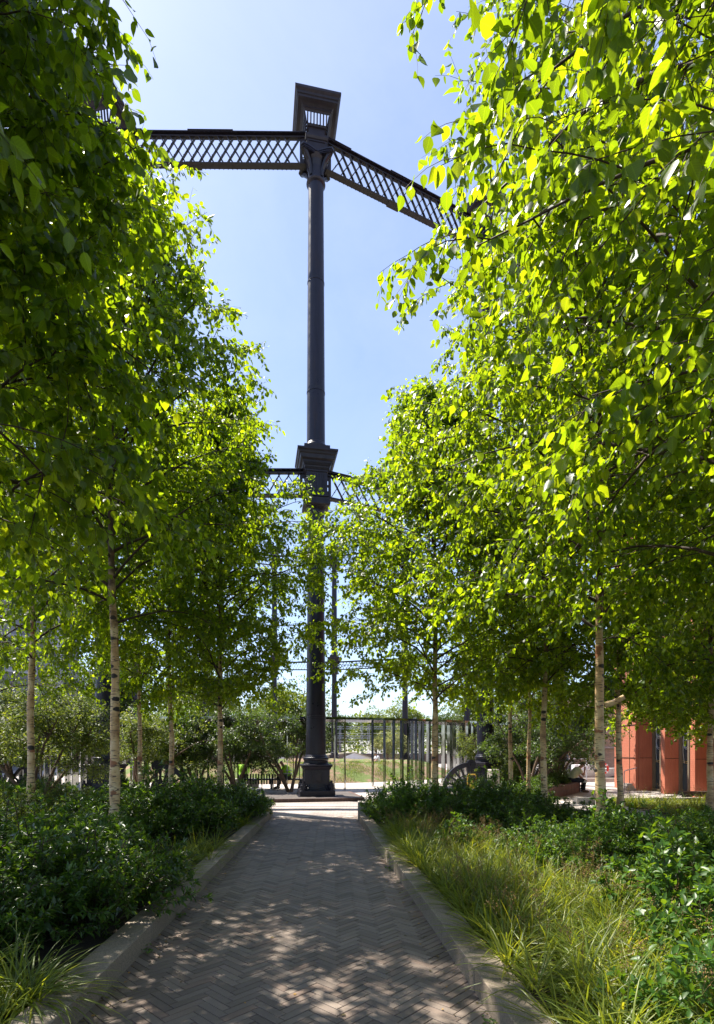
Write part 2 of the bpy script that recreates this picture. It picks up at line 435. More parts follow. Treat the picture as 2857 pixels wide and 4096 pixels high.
def make_birch(name, seed, H, cb, r0, R, n1, n2, n3, nl, hi=True, leafL=.07, lean=(0, 0), low=1.0, wide=None, clip=None):
    """returns (trunk mesh, branch mesh, crown mesh); origin at the foot"""
    rng = np.random.default_rng(seed)
    K = 16; zz = np.linspace(0, 1, K) * H
    w = np.cumsum(rng.normal(0, .017, (K, 2)), axis=0); w -= w[0]
    tr = np.stack([lean[0] * zz + w[:, 0], lean[1] * zz + w[:, 1], zz], 1)
    rr = r0 * (1 - .93 * (zz / H) ** .85); rr[0] *= 1.5
    # finer trunk for knots and small bulges
    tt = np.linspace(0, 1, 60)[None]
    tp, _ = sample(tr[None], tt); trr = np.interp(tt[0] * H, zz, rr) * (1 + .05 * rng.normal(0, 1, 60) + .05 * np.sin(np.arange(60) * 1.7 + seed))
    V, F = tubes(tp, trr[None], 14)
    me_t = quad_mesh(name + '_trunk', V, F)
    # limbs
    t = (np.arange(n1) + rng.uniform(0, .8, n1)) / n1
    h = cb + (H * .975 - cb) * t ** .92
    az = np.arange(n1) * 2.3999 + rng.normal(0, .35, n1)
    env = (0.62 + .55 * np.sin(np.clip(t * 1.25 + .12, 0, 1) * PI)) * (1 - .55 * t ** 2.2)
    L1 = R * env * rng.uniform(.82, 1.18, n1)
    if wide is not None:   # longer limbs towards one side
        L1 *= 1 + wide[2] * np.clip(np.cos(az) * wide[0] + np.sin(az) * wide[1], -1, 1)
    L1 = np.clip(L1, .35, None)
    el = rad(38) + t * rad(26) + rng.normal(0, .12, n1)
    base, _ = sample(tr[None], (h / H)[None]); base = base[0]
    D = np.stack([np.cos(az) * np.cos(el), np.sin(az) * np.cos(el), np.sin(el)], 1)
    g1 = lambda L: grow(base, D, L * 1.12, 10, .085 * low, .07, np.random.default_rng(seed + 500))
    P1 = g1(L1)
    if clip is not None:   # limbs pruned back to keep the walk clear: (sign, limit at foot, slope with height)
        sg = clip[0]; lim = lambda z: np.interp(z, clip[1], clip[2])
        for _ in range(3):
            tip = P1[:, -1]; reach = tip[:, 0] * sg - base[:, 0] * sg; room = np.maximum(lim(tip[:, 2]) - base[:, 0] * sg - .42, .25)
            L1 = np.where(reach > room, L1 * room / np.maximum(reach, 1e-3), L1); P1 = g1(L1)
    R1 = (r0 * .30 * (L1 / R) ** .8)[:, None] * np.linspace(1, .18, 10)[None]
    tV = [tubes(P1, R1, 5)]
    # second order
    t2 = (np.arange(n2)[None] + rng.uniform(0, .9, (n1, n2))) / n2 * .86 + .14
    B2, T2 = sample(P1, t2)
    L2 = (L1[:, None] * .46 * (1.05 - .7 * t2) + .22) * rng.uniform(.7, 1.3, (n1, n2))
    D2 = side_dirs(T2, rad(48), rng, .55)
    P2 = grow(B2.reshape(-1, 3), D2.reshape(-1, 3), L2.ravel(), 7, .09 * low, .09, rng)
    if clip is not None:
        def inside(P, m): return P[:, -1, 0] * clip[0] < lim(P[:, -1, 2]) + m
        P2 = P2[inside(P2, .26)]
    R2 = np.full((len(P2), 1), .0062) * np.linspace(1, .3, 7)[None]
    tV.append(tubes(P2, R2, 4))
    # third order, thin and hanging
    N2 = len(P2)
    t3 = (np.arange(n3)[None] + rng.uniform(0, .95, (N2, n3))) / n3 * .9 + .1
    B3, T3 = sample(P2, t3)
    L3 = rng.uniform(.16, .42, (N2, n3))
    D3 = side_dirs(T3, rad(44), rng, .6)
    P3 = grow(B3.reshape(-1, 3), D3.reshape(-1, 3), L3.ravel(), 5, .16, .10, rng)
    if clip is not None: P3 = P3[inside(P3, .40)]
    R3 = np.full((len(P3), 1), .0023) * np.linspace(1, .45, 5)[None]
    tV.append(tubes(P3, R3, 3))
    vs = []; fs = []; o = 0
    for V, F in tV: vs.append(V); fs.append(F + o); o += len(V)
    me_b = quad_mesh(name + '_branches', np.concatenate(vs), np.concatenate(fs))
    # leaves on the third order and on the outer second order
    N3 = len(P3)
    tl = (np.arange(nl)[None] + rng.uniform(0, .9, (N3, nl))) / nl
    pl, tg = sample(P3, tl)
    m2 = 8
    tl2 = (np.arange(m2)[None] + rng.uniform(0, .9, (N2, m2))) / m2 * .75 + .25
    pl2, tg2 = sample(P2, tl2)
    pos = np.concatenate([pl.reshape(-1, 3), pl2.reshape(-1, 3)]); tg = np.concatenate([tg.reshape(-1, 3), tg2.reshape(-1, 3)])
    n = len(pos)
    out = side_dirs(tg, rad(62), rng, .5)
    ax = norm(out * .75 + np.array([0, 0, -1.0]) * rng.uniform(.15, 1.25, (n, 1)) + rng.normal(0, .22, (n, 3)))
    nr = norm(rng.normal(0, .62, (n, 3)) + np.array([0, 0, .75]))
    Lf = leafL * np.clip(rng.normal(.92, .24, n), .38, 1.45)
    pos = pos + ax * (Lf * .22)[:, None]
    if clip is not None:
        k = pos[:, 0] * clip[0] < lim(pos[:, 2]) + .46 + rng.normal(0, .10, n)
        pos, ax, nr, Lf = pos[k], ax[k], nr[k], Lf[k]; n = len(pos)
    me_c = leaf_cloud(name + '_crown', pos, ax, nr, Lf, LEAF_HI if hi else LEAF_LO, rng.uniform(.68, 1.22, n))
    return me_t, me_b, me_c

def place_birch(meshes, loc, rz, label, group='birches planted beside the path', sc=(1, 1, 1), name='birch_tree'):
    r = empty(name, loc, rz); r.scale = sc
    tag(r, label, 'birch tree', group)
    link('trunk', meshes[0], M['birch_bark'], r)
    link('branches', meshes[1], M['twig'], r)
    link('crown', meshes[2], M['birch_leaf'], r)
    return r

def make_shrub(name, seed, R, H, nst, nleaf, L, tmpl=LANCE, droop=.02, wid=1.0):
    rng = np.random.default_rng(seed)
    az = rng.uniform(0, 2 * PI, nst); q = np.sqrt(rng.uniform(0, 1, nst))
    tilt = q * rad(62)
    P0 = np.stack([np.cos(az) * q * R * .35, np.sin(az) * q * R * .35, np.zeros(nst)], 1)
    D = np.stack([np.cos(az) * np.sin(tilt), np.sin(az) * np.sin(tilt), np.cos(tilt)], 1)
    reach = 1 / np.sqrt((np.sin(tilt) / R) ** 2 + (np.cos(tilt) / H) ** 2)
    Ls = reach * rng.uniform(.72, 1.12, nst)
    P1 = grow(P0, D, Ls, 8, droop, .07, rng)
    n2 = 5
    t2 = rng.uniform(.3, .95, (nst, n2)); B, T = sample(P1, t2)
    D2 = side_dirs(T, rad(40), rng, .8)
    P2 = grow(B.reshape(-1, 3), D2.reshape(-1, 3), rng.uniform(.12, .26, nst * n2) * H / .8, 8, -.03, .07, rng)
    V1, F1 = tubes(P1, np.full((nst, 8), .004), 3); V2, F2 = tubes(P2, np.full((len(P2), 8), .0022), 3)
    me_s = quad_mesh(name + '_stems', np.concatenate([V1, V2]), np.concatenate([F1, F2 + len(V1)]))
    per = nleaf // (nst * (n2 + 1))
    A = np.concatenate([P1, P2]); t = 1 - np.abs(rng.normal(0, .33, (len(A), per))); t = np.clip(t, .05, 1)
    pos, tg = sample(A, t); pos = pos.reshape(-1, 3); tg = tg.reshape(-1, 3)
    out = side_dirs(tg, rad(55), rng, 1.0)
    ax = norm(out + np.array([0, 0, -.12])); n = len(pos)
    nr = norm(rng.normal(0, .4, (n, 3)) + np.array([0, 0, 1.0]))
    Lf = L * rng.uniform(.6, 1.25, n)
    me_f = leaf_cloud(name + '_leaves', pos, ax, nr, Lf, tmpl, np.full(n, wid))
    return me_s, me_f

def shrub_mass(variants, spots, label, cat='shrub', group=None, mat=None, name='evergreen_shrub', z=.12, seed=0):
    rng = random.Random(seed)
    x0, y0 = spots[0][0], spots[0][1]
    r = empty(name, (x0, y0, z)); tag(r, label, cat, group)
    for (x, y, s) in spots:
        st, lf = variants[rng.randrange(len(variants))]
        a = rng.uniform(0, 6.28); sz = s * rng.uniform(.92, 1.08)
        for nm, me, mt in (('stems', st, M['twig']), ('foliage', lf, mat or M['shrub_leaf'])):
            o = link(nm, me, None, r, (x - x0, y - y0, 0), a); o.scale = (s, s, sz)
            if not me.materials: me.materials.append(mt)
            if me.materials[0] is not mt:
                o.material_slots[0].link = 'OBJECT'; o.material_slots[0].material = mt
    return r

def blades(base, az, L, lean, W, K=6, droop=.2, rng=None, arc=True):
    N = len(base)
    D = np.stack([np.cos(az) * np.sin(lean), np.sin(az) * np.sin(lean), np.cos(lean)], 1)
    P = grow(base, D, L, K, droop, .04, rng)
    T = np.empty_like(P); T[:, 1:] = P[:, 1:] - P[:, :-1]; T[:, 0] = T[:, 1]; T = norm(T)
    s = np.stack([-np.sin(az), np.cos(az), np.zeros(N)], 1)[:, None, :] + rng.normal(0, .25, (N, 1, 3)); s = norm(s)
    prof = np.array([.55, .95, 1, .85, .55, .04])[:K] if K == 6 else np.linspace(1, .1, K)
    off = s * (W[:, None] * prof[None])[:, :, None] / 2
    up = norm(np.cross(s, T)) * (W[:, None] * prof[None])[:, :, None] * .16
    V = np.stack([P - off + up, P - up * .5, P + off + up], axis=2).reshape(-1, 3)
    idx = np.arange(N * K * 3).reshape(N, K, 3)
    a = idx[:, :-1, :-1]; b = idx[:, :-1, 1:]; c = idx[:, 1:, 1:]; d = idx[:, 1:, :-1]
    return V, np.stack([a, b, c, d], -1).reshape(-1, 4)

def clumps(name, centres, nb, L, W, rng, spread=.06, droop=.22, leanmax=55, z=.12):
    C = np.repeat(np.asarray(centres, float), nb, axis=0); n = len(C)
    a = rng.uniform(0, 2 * PI, n); q = np.sqrt(rng.uniform(0, 1, n))
    base = np.stack([C[:, 0] + np.cos(a) * q * spread, C[:, 1] + np.sin(a) * q * spread, np.full(n, z)], 1)
    az = a + rng.normal(0, .4, n); lean = q * rad(leanmax) + rng.uniform(0, .12, n)
    sz = np.repeat(rng.uniform(.75, 1.2, len(centres)), nb)
    V, F = blades(base, az, L * sz * rng.uniform(.6, 1.25, n), lean, W * rng.uniform(.7, 1.3, n), 6, droop, rng)
    return quad_mesh(name, V, F)

# ------------------------------------------------------------------ layout helpers
F_PX, HZ, CAMZ = 1230.0, 1682.0, 1.7
def at(x, Y): return (x - 800) / F_PX * Y
KL = [(-3.0, -1.40), (3.41, -1.744), (4.365, -1.796), (10.56, -2.05), (14.4, -2.21)]
KR = [(-3.0, 1.30), (3.41, .862), (5.06, .736), (8.07, .486), (9.8, .31), (13.67, .02)]
def kx(K, y): return float(np.interp(y, [p[0] for p in K], [p[1] for p in K]))

# ------------------------------------------------------------------ ground
def sheet(name, pts, z, mat, thick=None, **k):
    me = bpy.data.meshes.new(name); me.from_pydata([(x, y, z) for x, y in pts], [], [tuple(range(len(pts)))]); me.update()
    o = link(name, me, mat); tag(o, kind='structure', **k); return o
sheet('ground', [(-400, -400), (400, -400), (400, 400), (-400, 400)], -.08, M['asphalt'])
sheet('plaza_paving', [(-40, 14.0), (45, 14.0), (45, 34), (20, 62), (-40, 62)], 0.0, M['plaza'])
sheet('paved_walk', [(-30, -20), (30, -20), (30, 13.996), (-30, 13.996)], -.014, simple('joint_sand', (.055, .048, .042), .95, .3, 30))
sheet('pale_paved_walk', [(-3.4, 14.25), (3.5, 14.25), (3.5, 18.25), (-3.4, 18.25)], .004, M['pale_paver'])
sheet('plaza_verge', [(6.6, 3.0), (30, 3.0), (30, 13.99), (6.6, 13.99)], -.004, M['plaza'])
# drain channel across the walk
mb = MB(); mb.box((-1.0, 16.55, .006), (4.6, .05, .008)); o = mb.build('drain_channel', M['iron_dull']); tag(o, 'thin dark slot drain crossing the pale paving before the central column', 'drain')
mb = MB()
for i in range(14): mb.box((-1.55 + i * .05, 15.65, .007), (.03, .10, .006))
o = mb.build('drain_grate', simple('rust_grate', (.25, .18, .11), .7, .2, 20)); tag(o, 'small slotted drain grate set in the sunny paving', 'drain grate')

def herringbone():
    rng = np.random.default_rng(5)
    W = .066; n = 4; g = .0026; c45 = math.cos(PI / 4)
    V = []; F = []
    r = 175
    for k in range(-r, r):
        for j in range(-14, 15):
            for typ in (0, 1):
                if typ == 0: x0, y0, dx, dy = k + j * 2 * n, k, n, 1
                else: x0, y0, dx, dy = k + n + j * 2 * n, k + 1 - n, 1, n
                cx = (x0 + dx / 2) * W; cy = (y0 + dy / 2) * W
                X = (cx - cy) * c45; Y = (cx + cy) * c45
                # the field follows the slight left turn of the walk
                Xw = X - .045 * (Y - 3.4) - .45; Yw = Y + .03 * X
                if Yw < 1.5 or Yw > 14.2: continue
                if Xw < kx(KL, Yw) - .12 or Xw > kx(KR, Yw) + .12: continue
                hx, hy = dx * W / 2 - g, dy * W / 2 - g
                z = rng.normal(0, .0009); tx, ty = rng.normal(0, .004, 2); b = .0022
                cor = []
                for (s, zt) in ((0, 0.0), (b, 0.0)):
                    pass
                q = []
                for inset, zz in ((0, -.02), (0, -b), (b, 0)):
                    for sx, sy in ((-1, -1), (1, -1), (1, 1), (-1, 1)):
                        ux = sx * (hx - inset); uy = sy * (hy - inset)
                        zz2 = zz + z + (ux * tx + uy * ty if zz > -.01 else 0)
                        rx = (ux - uy) * c45; ry = (ux + uy) * c45
                        q.append((Xw + rx - .045 * ry, Yw + ry + .03 * rx, zz2))
                m = len(V); V += q
                for i in range(4):
                    jn = (i + 1) % 4
                    F.append((m + i, m + jn, m + 4 + jn, m + 4 + i)); F.append((m + 4 + i, m + 4 + jn, m + 8 + jn, m + 8 + i))
                F.append((m + 8, m + 9, m + 10, m + 11))
    me = bpy.data.meshes.new('path'); me.from_pydata(V, [], F); me.update()
    tag(link('path', me, M['paver']), kind='structure', label='brown clay brick path laid in herringbone between the two planting beds')
herringbone()

def kerb(K, side, y0, y1, label, h=.165, w=.24):
    """granite kerb blocks; side -1: block lies to the left of the line"""
    mb = MB(); y = y0; rng = random.Random(3 + side)
    while y < y1 - .2:
        y2 = min(y + .98, y1)
        a = (kx(K, y + .006) + rng.uniform(-.003, .003), y + .006); b = (kx(K, y2 - .005) + rng.uniform(-.003, .003), y2 - .005)
        hh = h + rng.uniform(-.003, .003)
        pl = [a, b, (b[0] + side * w, b[1]), (a[0] + side * w, a[1])]
        mb.prism(pl if side < 0 else pl[::-1], -.05, hh)
        y = y2
    o = mb.build('granite_kerb', M['granite'], bevel=.006); tag(o, label, 'kerb')
    return o
kerb(KL, -1, -2, 14.4, 'granite kerb edging the dark shrub bed left of the path')
kerb(KR, 1, -2, 13.3, 'granite kerb edging the grassy bed right of the path')
mb = MB(); mb.box((.30, 13.62, .19), (.56, .42, .48)); mb.box((.9, 13.62, .12), (.6, .4, .3)); o = mb.build('granite_block', M['granite_pale'], bevel=.01)
tag(o, 'pale square granite block ending the right kerb by the plaza', 'stone block')
# planting beds of soil
lb = [(kx(KL, y) - .2, y) for y in np.linspace(-2, 14.3, 12)] + [(-3.0, 15.6), (-14, 15.6), (-14, -2)]
mb = MB(); mb.prism(lb, -.05, .12); o = mb.build('planting_bed', M['soil']); tag(o, kind='structure')
rb = [(kx(KR, y) + .2, y) for y in np.linspace(-2, 13.4, 12)] + [(1.2, 14.0), (5.7, 17.0), (6.3, 12.2), (6.9, 10.6), (8.6, 9.8), (14, 9.6), (14, -2)]
mb = MB(); mb.prism(rb[::-1], -.05, .12); o = mb.build('planting_bed', M['soil']); tag(o, kind='structure')
rb2 = [(7.0, 12.0), (16, 12.0), (16, 17.2), (7.6, 17.4)]
mb = MB(); mb.prism(rb2, -.05, .10); o = mb.build('planting_bed', M['soil']); tag(o, kind='structure')
mb = MB()
for i in range(9): mb.box((7.45 + i * 1.0, 17.5, .08), (.985, .28, .24))
for i in range(9): mb.box((7.2 + i * 1.0, 11.9, .06), (.985, .25, .2))
for i in range(5): mb.box((7.0 + i * .11, 12.5 + i, .06), (.24, .97, .2), rz=-.11)
o = mb.build('granite_kerb', M['granite_pale'], bevel=.006); tag(o, 'pale granite edging round the far right grass bed before the red building', 'kerb')

# ------------------------------------------------------------------ birches
NL, ML = .080, .082
nl1 = make_birch('birch_a', 11, 9.8, 3.15, .085, 2.2, 54, 12, 8, 9, True, .086, low=1.15, clip=(1, (3, 6, 9), (1.88, 1.82, 1.65)))
nl2 = make_birch('birch_b', 23, 9.6, 2.9, .09, 1.9, 42, 10, 7, 7, True, .092, low=1.1, clip=(1, (3, 9), (1.65, 1.55)))
nl3 = make_birch('birch_c', 29, 10.4, 3.6, .09, 2.6, 58, 12, 8, 9, False, ML, clip=(1, (3, 6, 10), (2.6, 2.5, 2.2)))
nr1 = make_birch('birch_d', 31, 11.2, 2.85, .09, 3.1, 74, 13, 8, 9, True, .078, low=1.05, wide=(-1, -.1, .3), clip=(-1, (2.6, 3.6, 5.5, 6.6, 8.5, 11), (2.5, 2.85, 3.5, 2.65, 3.2, 2.8)))
nr2 = make_birch('birch_e', 43, 9.9, 2.8, .09, 3.0, 70, 13, 8, 8, True, .080, low=1.0, wide=(-1, .1, .4), clip=(-1, (2.6, 3.6, 4.6, 9), (1.5, 2.1, 2.9, 2.9)))
nr3 = make_birch('birch_f', 47, 10.6, 3.3, .09, 2.9, 60, 13, 8, 9, False, ML, wide=(-1, -.2, .45), clip=(-1, (3.0, 4.2, 5.5, 11), (2.5, 3.25, 3.5, 2.9)))
mid5 = make_birch('birch_k', 71, 9.8, 2.5, .078, 2.15, 66, 12, 8, 9, False, .080, low=.95)
mid4 = make_birch('birch_j', 67, 9.9, 2.35, .078, 2.45, 64, 12, 8, 9, False, .080, low=1.4)
mid1 = make_birch('birch_g', 37, 9.6, 2.8, .075, 2.05, 46, 11, 7, 6, False, .080)
mid2 = make_birch('birch_h', 41, 9.2, 2.7, .072, 1.95, 44, 11, 7, 6, False, .080)
mid3 = make_birch('birch_i', 59, 9.9, 2.95, .078, 2.0, 46, 11, 7, 6, False, .080)
# left of the path
T = []
def B(m, x, y, rz, label, s=1.0, sz=None): T.append(place_birch(m, (x, y, .1), rz, label, sc=(s, s, sz or s)))
B(nl1, -3.45, 4.5, 0, 'nearest birch overhanging the upper left of the path, its trunk out of the photo')
B(nl2, -3.0, 1.9, 0, 'birch crown filling the top left corner with the largest leaves')
B(nl3, -3.88, 8.8, 0, 'thick peeling birch trunk with rust bands, left of the path behind the dark shrub')
B(mid1, -6.2, 10.4, 5.0, 'leaning birch trunk closest to the left edge of the photo', 1.05, 1.18)
B(mid2, -5.75, 14.6, 1.0, 'thin pale birch just right of the black pedestal on the left', 1.0, .98)
B(mid3, -4.35, 12.9, 3.0, 'slim birch in the middle of the three small trunks left of the column', .95, .95)
B(mid5, -3.10, 12.4, 0.2, 'birch nearest the central column on the left side of the path', .98, .94)
B(mid2, -9.0, 13.4, 4.0, 'birch crown before the grey apartments, trunk beyond the left edge', 1.05, 1.0)
# right of the path
B(nr1, 3.95, 5.1, 0, 'nearest right hand birch with big sunlit leaves reaching over the grasses')
B(nr2, 3.25, 2.1, 0, 'birch crown filling the top right corner above the camera side')
B(mid2, 6.8, 6.6, 0.3, 'birch crown at the right edge of the photo, trunk out of view', 1.2, 1.1)
B(mid5, 1.85, 13.0, 2.6, 'lone birch trunk standing in dark shrubs just right of the path end', 1.15, 1.02)
B(mid3, 4.35, 15.5, 4.4, 'thin birch in front of the black right hand column', .9, .98)
B(mid2, 5.0, 16.0, 2.1, 'brown barked birch between the black column and the white trunk', .9, 1.02)
B(mid3, 4.24, 12.5, 5.3, 'white birch trunk with rust band before the dark shrubs on the right', 1.05, 1.02)
B(nr3, 3.93, 8.8, 0, 'thickest right hand birch trunk with black knots and a cut branch stub', 1.0, 1.0)
B(mid4, 5.9, 12.3, 1.9, 'pale birch trunk beside the thickest one, left of the red building', 1.0, .98)
B(mid4, 8.7, 13.5, 3.3, 'birch trunk at the right edge standing in the far grass bed', 1.15, .92)
B(mid4, 11.0, 15.4, 1.3, 'birch crown before the red building at the right edge, trunk out of view', 1.3, .90)
# cut stub on the thick right birch
mb = MB(); mb.tube([(3.96, 8.78, 2.42), (4.10, 8.74, 2.47), (4.24, 8.72, 2.55)], [.05, .045, .042], 10)
ob = mb.build('branch_stub', M['birch_bark'], smooth=True); ob.parent = T[15]
from mathutils import Matrix
T15 = T[15]
ob.matrix_parent_inverse = (Matrix.Translation(T15.location) @ Matrix.Rotation(T15.rotation_euler.z, 4, 'Z') @ Matrix.Diagonal((*T15.scale, 1))).inverted()

# ------------------------------------------------------------------ shrubs
sh1 = make_shrub('shrub_a', 1, .62, .85, 70, 7000, .068)
sh2 = make_shrub('shrub_b', 2, .66, .78, 70, 7000, .064)
sh3 = make_shrub('shrub_c', 3, .58, .92, 70, 7000, .070)
SH = [sh1, sh2, sh3]
la1 = make_shrub('laurel_a', 7, .6, .95, 30, 1700, .10, LANCE, wid=1.35)
la2 = make_shrub('laurel_b', 8, .6, .9, 30, 1700, .10, LANCE, wid=1.35)
LA = [la1, la2]
G1 = 'dark evergreen shrubs in the left bed'; G2 = 'evergreen shrubs in the right bed'
shrub_mass(SH, [(-2.45, 5.0, 1.0), (-3.1, 4.6, 1.15), (-2.55, 5.8, 1.0), (-3.4, 5.5, 1.36), (-3.9, 4.7, 1.3), (-4.6, 5.4, 1.3), (-2.8, 4.25, .8), (-3.5, 3.9, .95)],
           'large near black-green shrub spilling over the left kerb', group=G1, seed=1)
shrub_mass(SH, [(-3.7, 7.6, .92), (-4.3, 7.2, 1.0), (-5.0, 7.2, 1.1), (-3.9, 8.3, .95)],
           'shrub with a sunlit tone in its leaf colour round the foot of the thick peeling birch on the left', group=G1, mat=M['laurel_and_sunlit_leaf'], seed=2)  # paler leaf colour stands in for sun on the shrub tops
shrub_mass(SH, [(-3.35, 9.5, 1.2), (-3.6, 10.2, 1.35), (-2.9, 10.3, 1.1), (-4.4, 9.6, 1.3)],
           'rounded dark shrub halfway along the left kerb behind the grass tufts', group=G1, seed=3)
shrub_mass(SH, [(-2.9, 12.1, 1.15), (-3.6, 12.3, 1.35), (-2.85, 12.8, 1.0), (-4.4, 11.8, 1.25)],
           'dark shrub in the left bed just before its last sunlit corner', group=G1, seed=4)
shrub_mass(SH, [(-2.65, 14.2, .62), (-3.2, 14.6, .8), (-4.0, 14.4, .9)],
           'small sunlit shrub ending the left bed by the column plinth', group=G1, mat=M['laurel_and_sunlit_leaf'], seed=5)
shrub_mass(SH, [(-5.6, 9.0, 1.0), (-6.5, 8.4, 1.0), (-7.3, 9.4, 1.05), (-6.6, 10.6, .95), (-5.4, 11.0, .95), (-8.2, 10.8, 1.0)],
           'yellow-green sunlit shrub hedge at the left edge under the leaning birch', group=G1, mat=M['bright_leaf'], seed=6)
shrub_mass(SH, [(-5.6, 6.2, 1.15), (-6.3, 7.2, 1.1), (-5.5, 4.8, 1.1)], 'dark glossy shrub at the left edge behind the near black-green one', group=G1, seed=16)
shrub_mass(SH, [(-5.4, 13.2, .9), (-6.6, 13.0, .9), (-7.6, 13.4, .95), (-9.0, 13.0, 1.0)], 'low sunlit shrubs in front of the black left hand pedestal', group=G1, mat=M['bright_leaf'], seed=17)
shrub_mass(SH, [(.98, 12.6, 1.1), (1.4, 13.2, 1.2), (.9, 11.7, .85), (1.5, 12.0, 1.15), (.62, 12.9, .62)], 'first bushy shrub of the right bed, beside the path end and granite block', group=G2, seed=7, mat=M['laurel_and_sunlit_leaf'])
shrub_mass(SH, [(2.3, 12.7, 1.15), (2.9, 13.3, 1.25), (3.4, 12.4, 1.05), (2.4, 11.6, .95), (1.9, 11.0, .8)], 'dark shrub right of the lone birch trunk', group=G2, seed=8)
shrub_mass(SH, [(3.1, 10.6, .95), (3.9, 11.4, .95), (4.4, 10.5, .66), (5.0, 11.4, .55), (2.9, 9.5, .72)], 'dark shrub under the white birch with the rust band', group=G2, seed=9)
shrub_mass(SH, [(3.6, 14.6, 1.15), (4.4, 14.2, .9)], 'shaded shrub at the feet of the thin right hand birches', group=G2, seed=10)
shrub_mass(SH, [(2.75, 6.9, .75), (3.3, 7.2, .9), (3.9, 7.4, .9), (4.6, 7.3, .9), (3.4, 8.1, .75), (4.5, 8.5, .72), (2.6, 7.8, .75)],
           'glossy sunlit shrub round the thickest right hand birch', group=G2, mat=M['laurel_and_sunlit_leaf'], seed=11)
shrub_mass(SH, [(5.3, 8.4, .85), (5.4, 7.2, .85), (6.0, 9.3, .8)], 'shrub at the right edge below the far grass bed', group=G2, mat=M['laurel_and_sunlit_leaf'], seed=12)
shrub_mass(LA, [(2.75, 4.15, .78), (2.85, 4.9, .85), (3.3, 5.4, .95), (3.05, 3.5, .75)], 'near large-leaved bright shrub at the lower right edge', group=G2, mat=M['laurel_and_sunlit_leaf'], seed=13)
shrub_mass(LA, [(3.98, 8.30, .95)], 'tall broad-leaved sapling sprig before the thickest right birch', group=G2, mat=M['laurel_and_sunlit_leaf'], seed=14, name='laurel_sprig')
shrub_mass(LA, [(2.05, 3.15, .62)], 'small large-leaved seedling shrub in the near grasses, bottom right', group=G2, mat=M['laurel_and_sunlit_leaf'], seed=15, name='laurel_sprig')
shrub_mass(LA, [(1.65, 8.6, .62)], 'broad-leaved seedling standing in the sunlit grasses beside the right kerb', group=G2, mat=M['laurel_and_sunlit_leaf'], seed=19, name='laurel_sprig')

# ------------------------------------------------------------------ grasses
rng = np.random.default_rng(77)
def scatter(n, poly_fn, rng, y0, y1, x0, x1):
    out = []
    while len(out) < n:
        y = rng.uniform(y0, y1); x = rng.uniform(x0, x1)
        if poly_fn(x, y): out.append((x, y))
    return out
def right_edge(y): return float(np.interp(y, [1.5, 3.5, 5.5, 6.6, 7.4, 9.2, 11], [3.6, 2.9, 3.0, 2.9, 2.3, 2.1, 1.3]))
pts = scatter(560, lambda x, y: kx(KR, y) + .27 < x < right_edge(y), rng, 1.6, 10.9, .5, 4.2)
o = link('ornamental_grass', clumps('ornamental_grass', pts, 46, .40, .0105, rng, .08, .19, 60), M['grass_blade'])
tag(o, 'long arching green and yellow grass filling the right bed beside the kerb', 'grass', kind='stuff')
pts = scatter(420, lambda x, y: True, rng, 12.2, 17.2, 7.6, 15.5)
o = link('ornamental_grass', clumps('grass_far', pts, 26, .34, .014, rng, .09, .2, 55), M['grass_blade'])
tag(o, 'tufty grass in the far right bed before the red building', 'grass', kind='stuff')
def seeds(pts, nst, H, rng, label):
    C = np.repeat(np.array(pts), nst, axis=0); n = len(C)
    az = rng.uniform(0, 2 * PI, n); ln = rng.uniform(.05, .5, n)
    base = np.stack([C[:, 0] + rng.normal(0, .05, n), C[:, 1] + rng.normal(0, .05, n), np.full(n, .12)], 1)
    D = np.stack([np.cos(az) * np.sin(ln), np.sin(az) * np.sin(ln), np.cos(ln)], 1)
    P = grow(base, D, H * rng.uniform(.75, 1.15, n), 6, .03, .04, rng)
    V, F = tubes(P, np.full((n, 6), .0011), 3)
    m = 26; t = np.clip(1 - np.abs(rng.normal(0, .09, (n, m))), .6, 1)
    p, tg = sample(P, t); p = p.reshape(-1, 3) + rng.normal(0, .014, (n * m, 3))
    ax = norm(rng.normal(0, 1, p.shape)); nr = norm(rng.normal(0, 1, p.shape))
    leaf = leaf_cloud('seed_bits', p, ax, nr, np.full(len(p), .012), LANCE, np.full(len(p), 1.6))
    root = link('seed_heads', leaf, M['seed_head']); tag(root, label, 'grass', kind='stuff')
    link('stalks', quad_mesh('stalks', V, F), M['seed_head'], root)
pts = scatter(80, lambda x, y: kx(KR, y) + .3 < x < right_edge(y), rng, 2.2, 10.8, .5, 4.2)
seeds(pts, 6, .52, rng, 'brown wood-rush seed heads standing above the right bed grasses')
pts = scatter(90, lambda x, y: True, rng, 12.3, 17, 7.6, 14)
seeds(pts, 5, .5, rng, 'reddish brown seed heads above the far right grass bed')
def tuft(loc, n, L, label, seed, W=.010, spread=.07):
    rg = np.random.default_rng(seed)
    cs = [(rg.normal(0, spread), rg.normal(0, spread)) for _ in range(n)]
    o = link('grass_clump', clumps('tuft', cs, 60, L, W, rg, .07, .24, 62, 0), M['grass_blade'], None, (*loc, .12)); tag(o, label, 'grass clump', 'grass tufts in the left bed')
tuft((-2.12, 3.35), 6, .52, 'strappy grass tuft hanging over the left kerb at the bottom left corner', 1, .011, .14)
tuft((-2.5, 3.45), 5, .50, 'strappy grass tuft at the left edge in the bottom left corner', 2, .011, .14)
tuft((-2.30, 6.9), 6, .46, 'first grass tuft beyond the near black-green shrub on the left', 3, .009, .13)
tuft((-2.32, 7.7), 6, .46, 'grass tuft halfway along the left kerb between two dark shrubs', 4, .009, .14)
tuft((-2.38, 8.55), 6, .46, 'sunlit yellowish grass tuft against the rounded shrub on the left kerb', 5, .009, .15)
tuft((-2.5, 11.2), 6, .38, 'far sunlit grass tuft between the last two dark shrubs on the left kerb', 6, .010, .16)
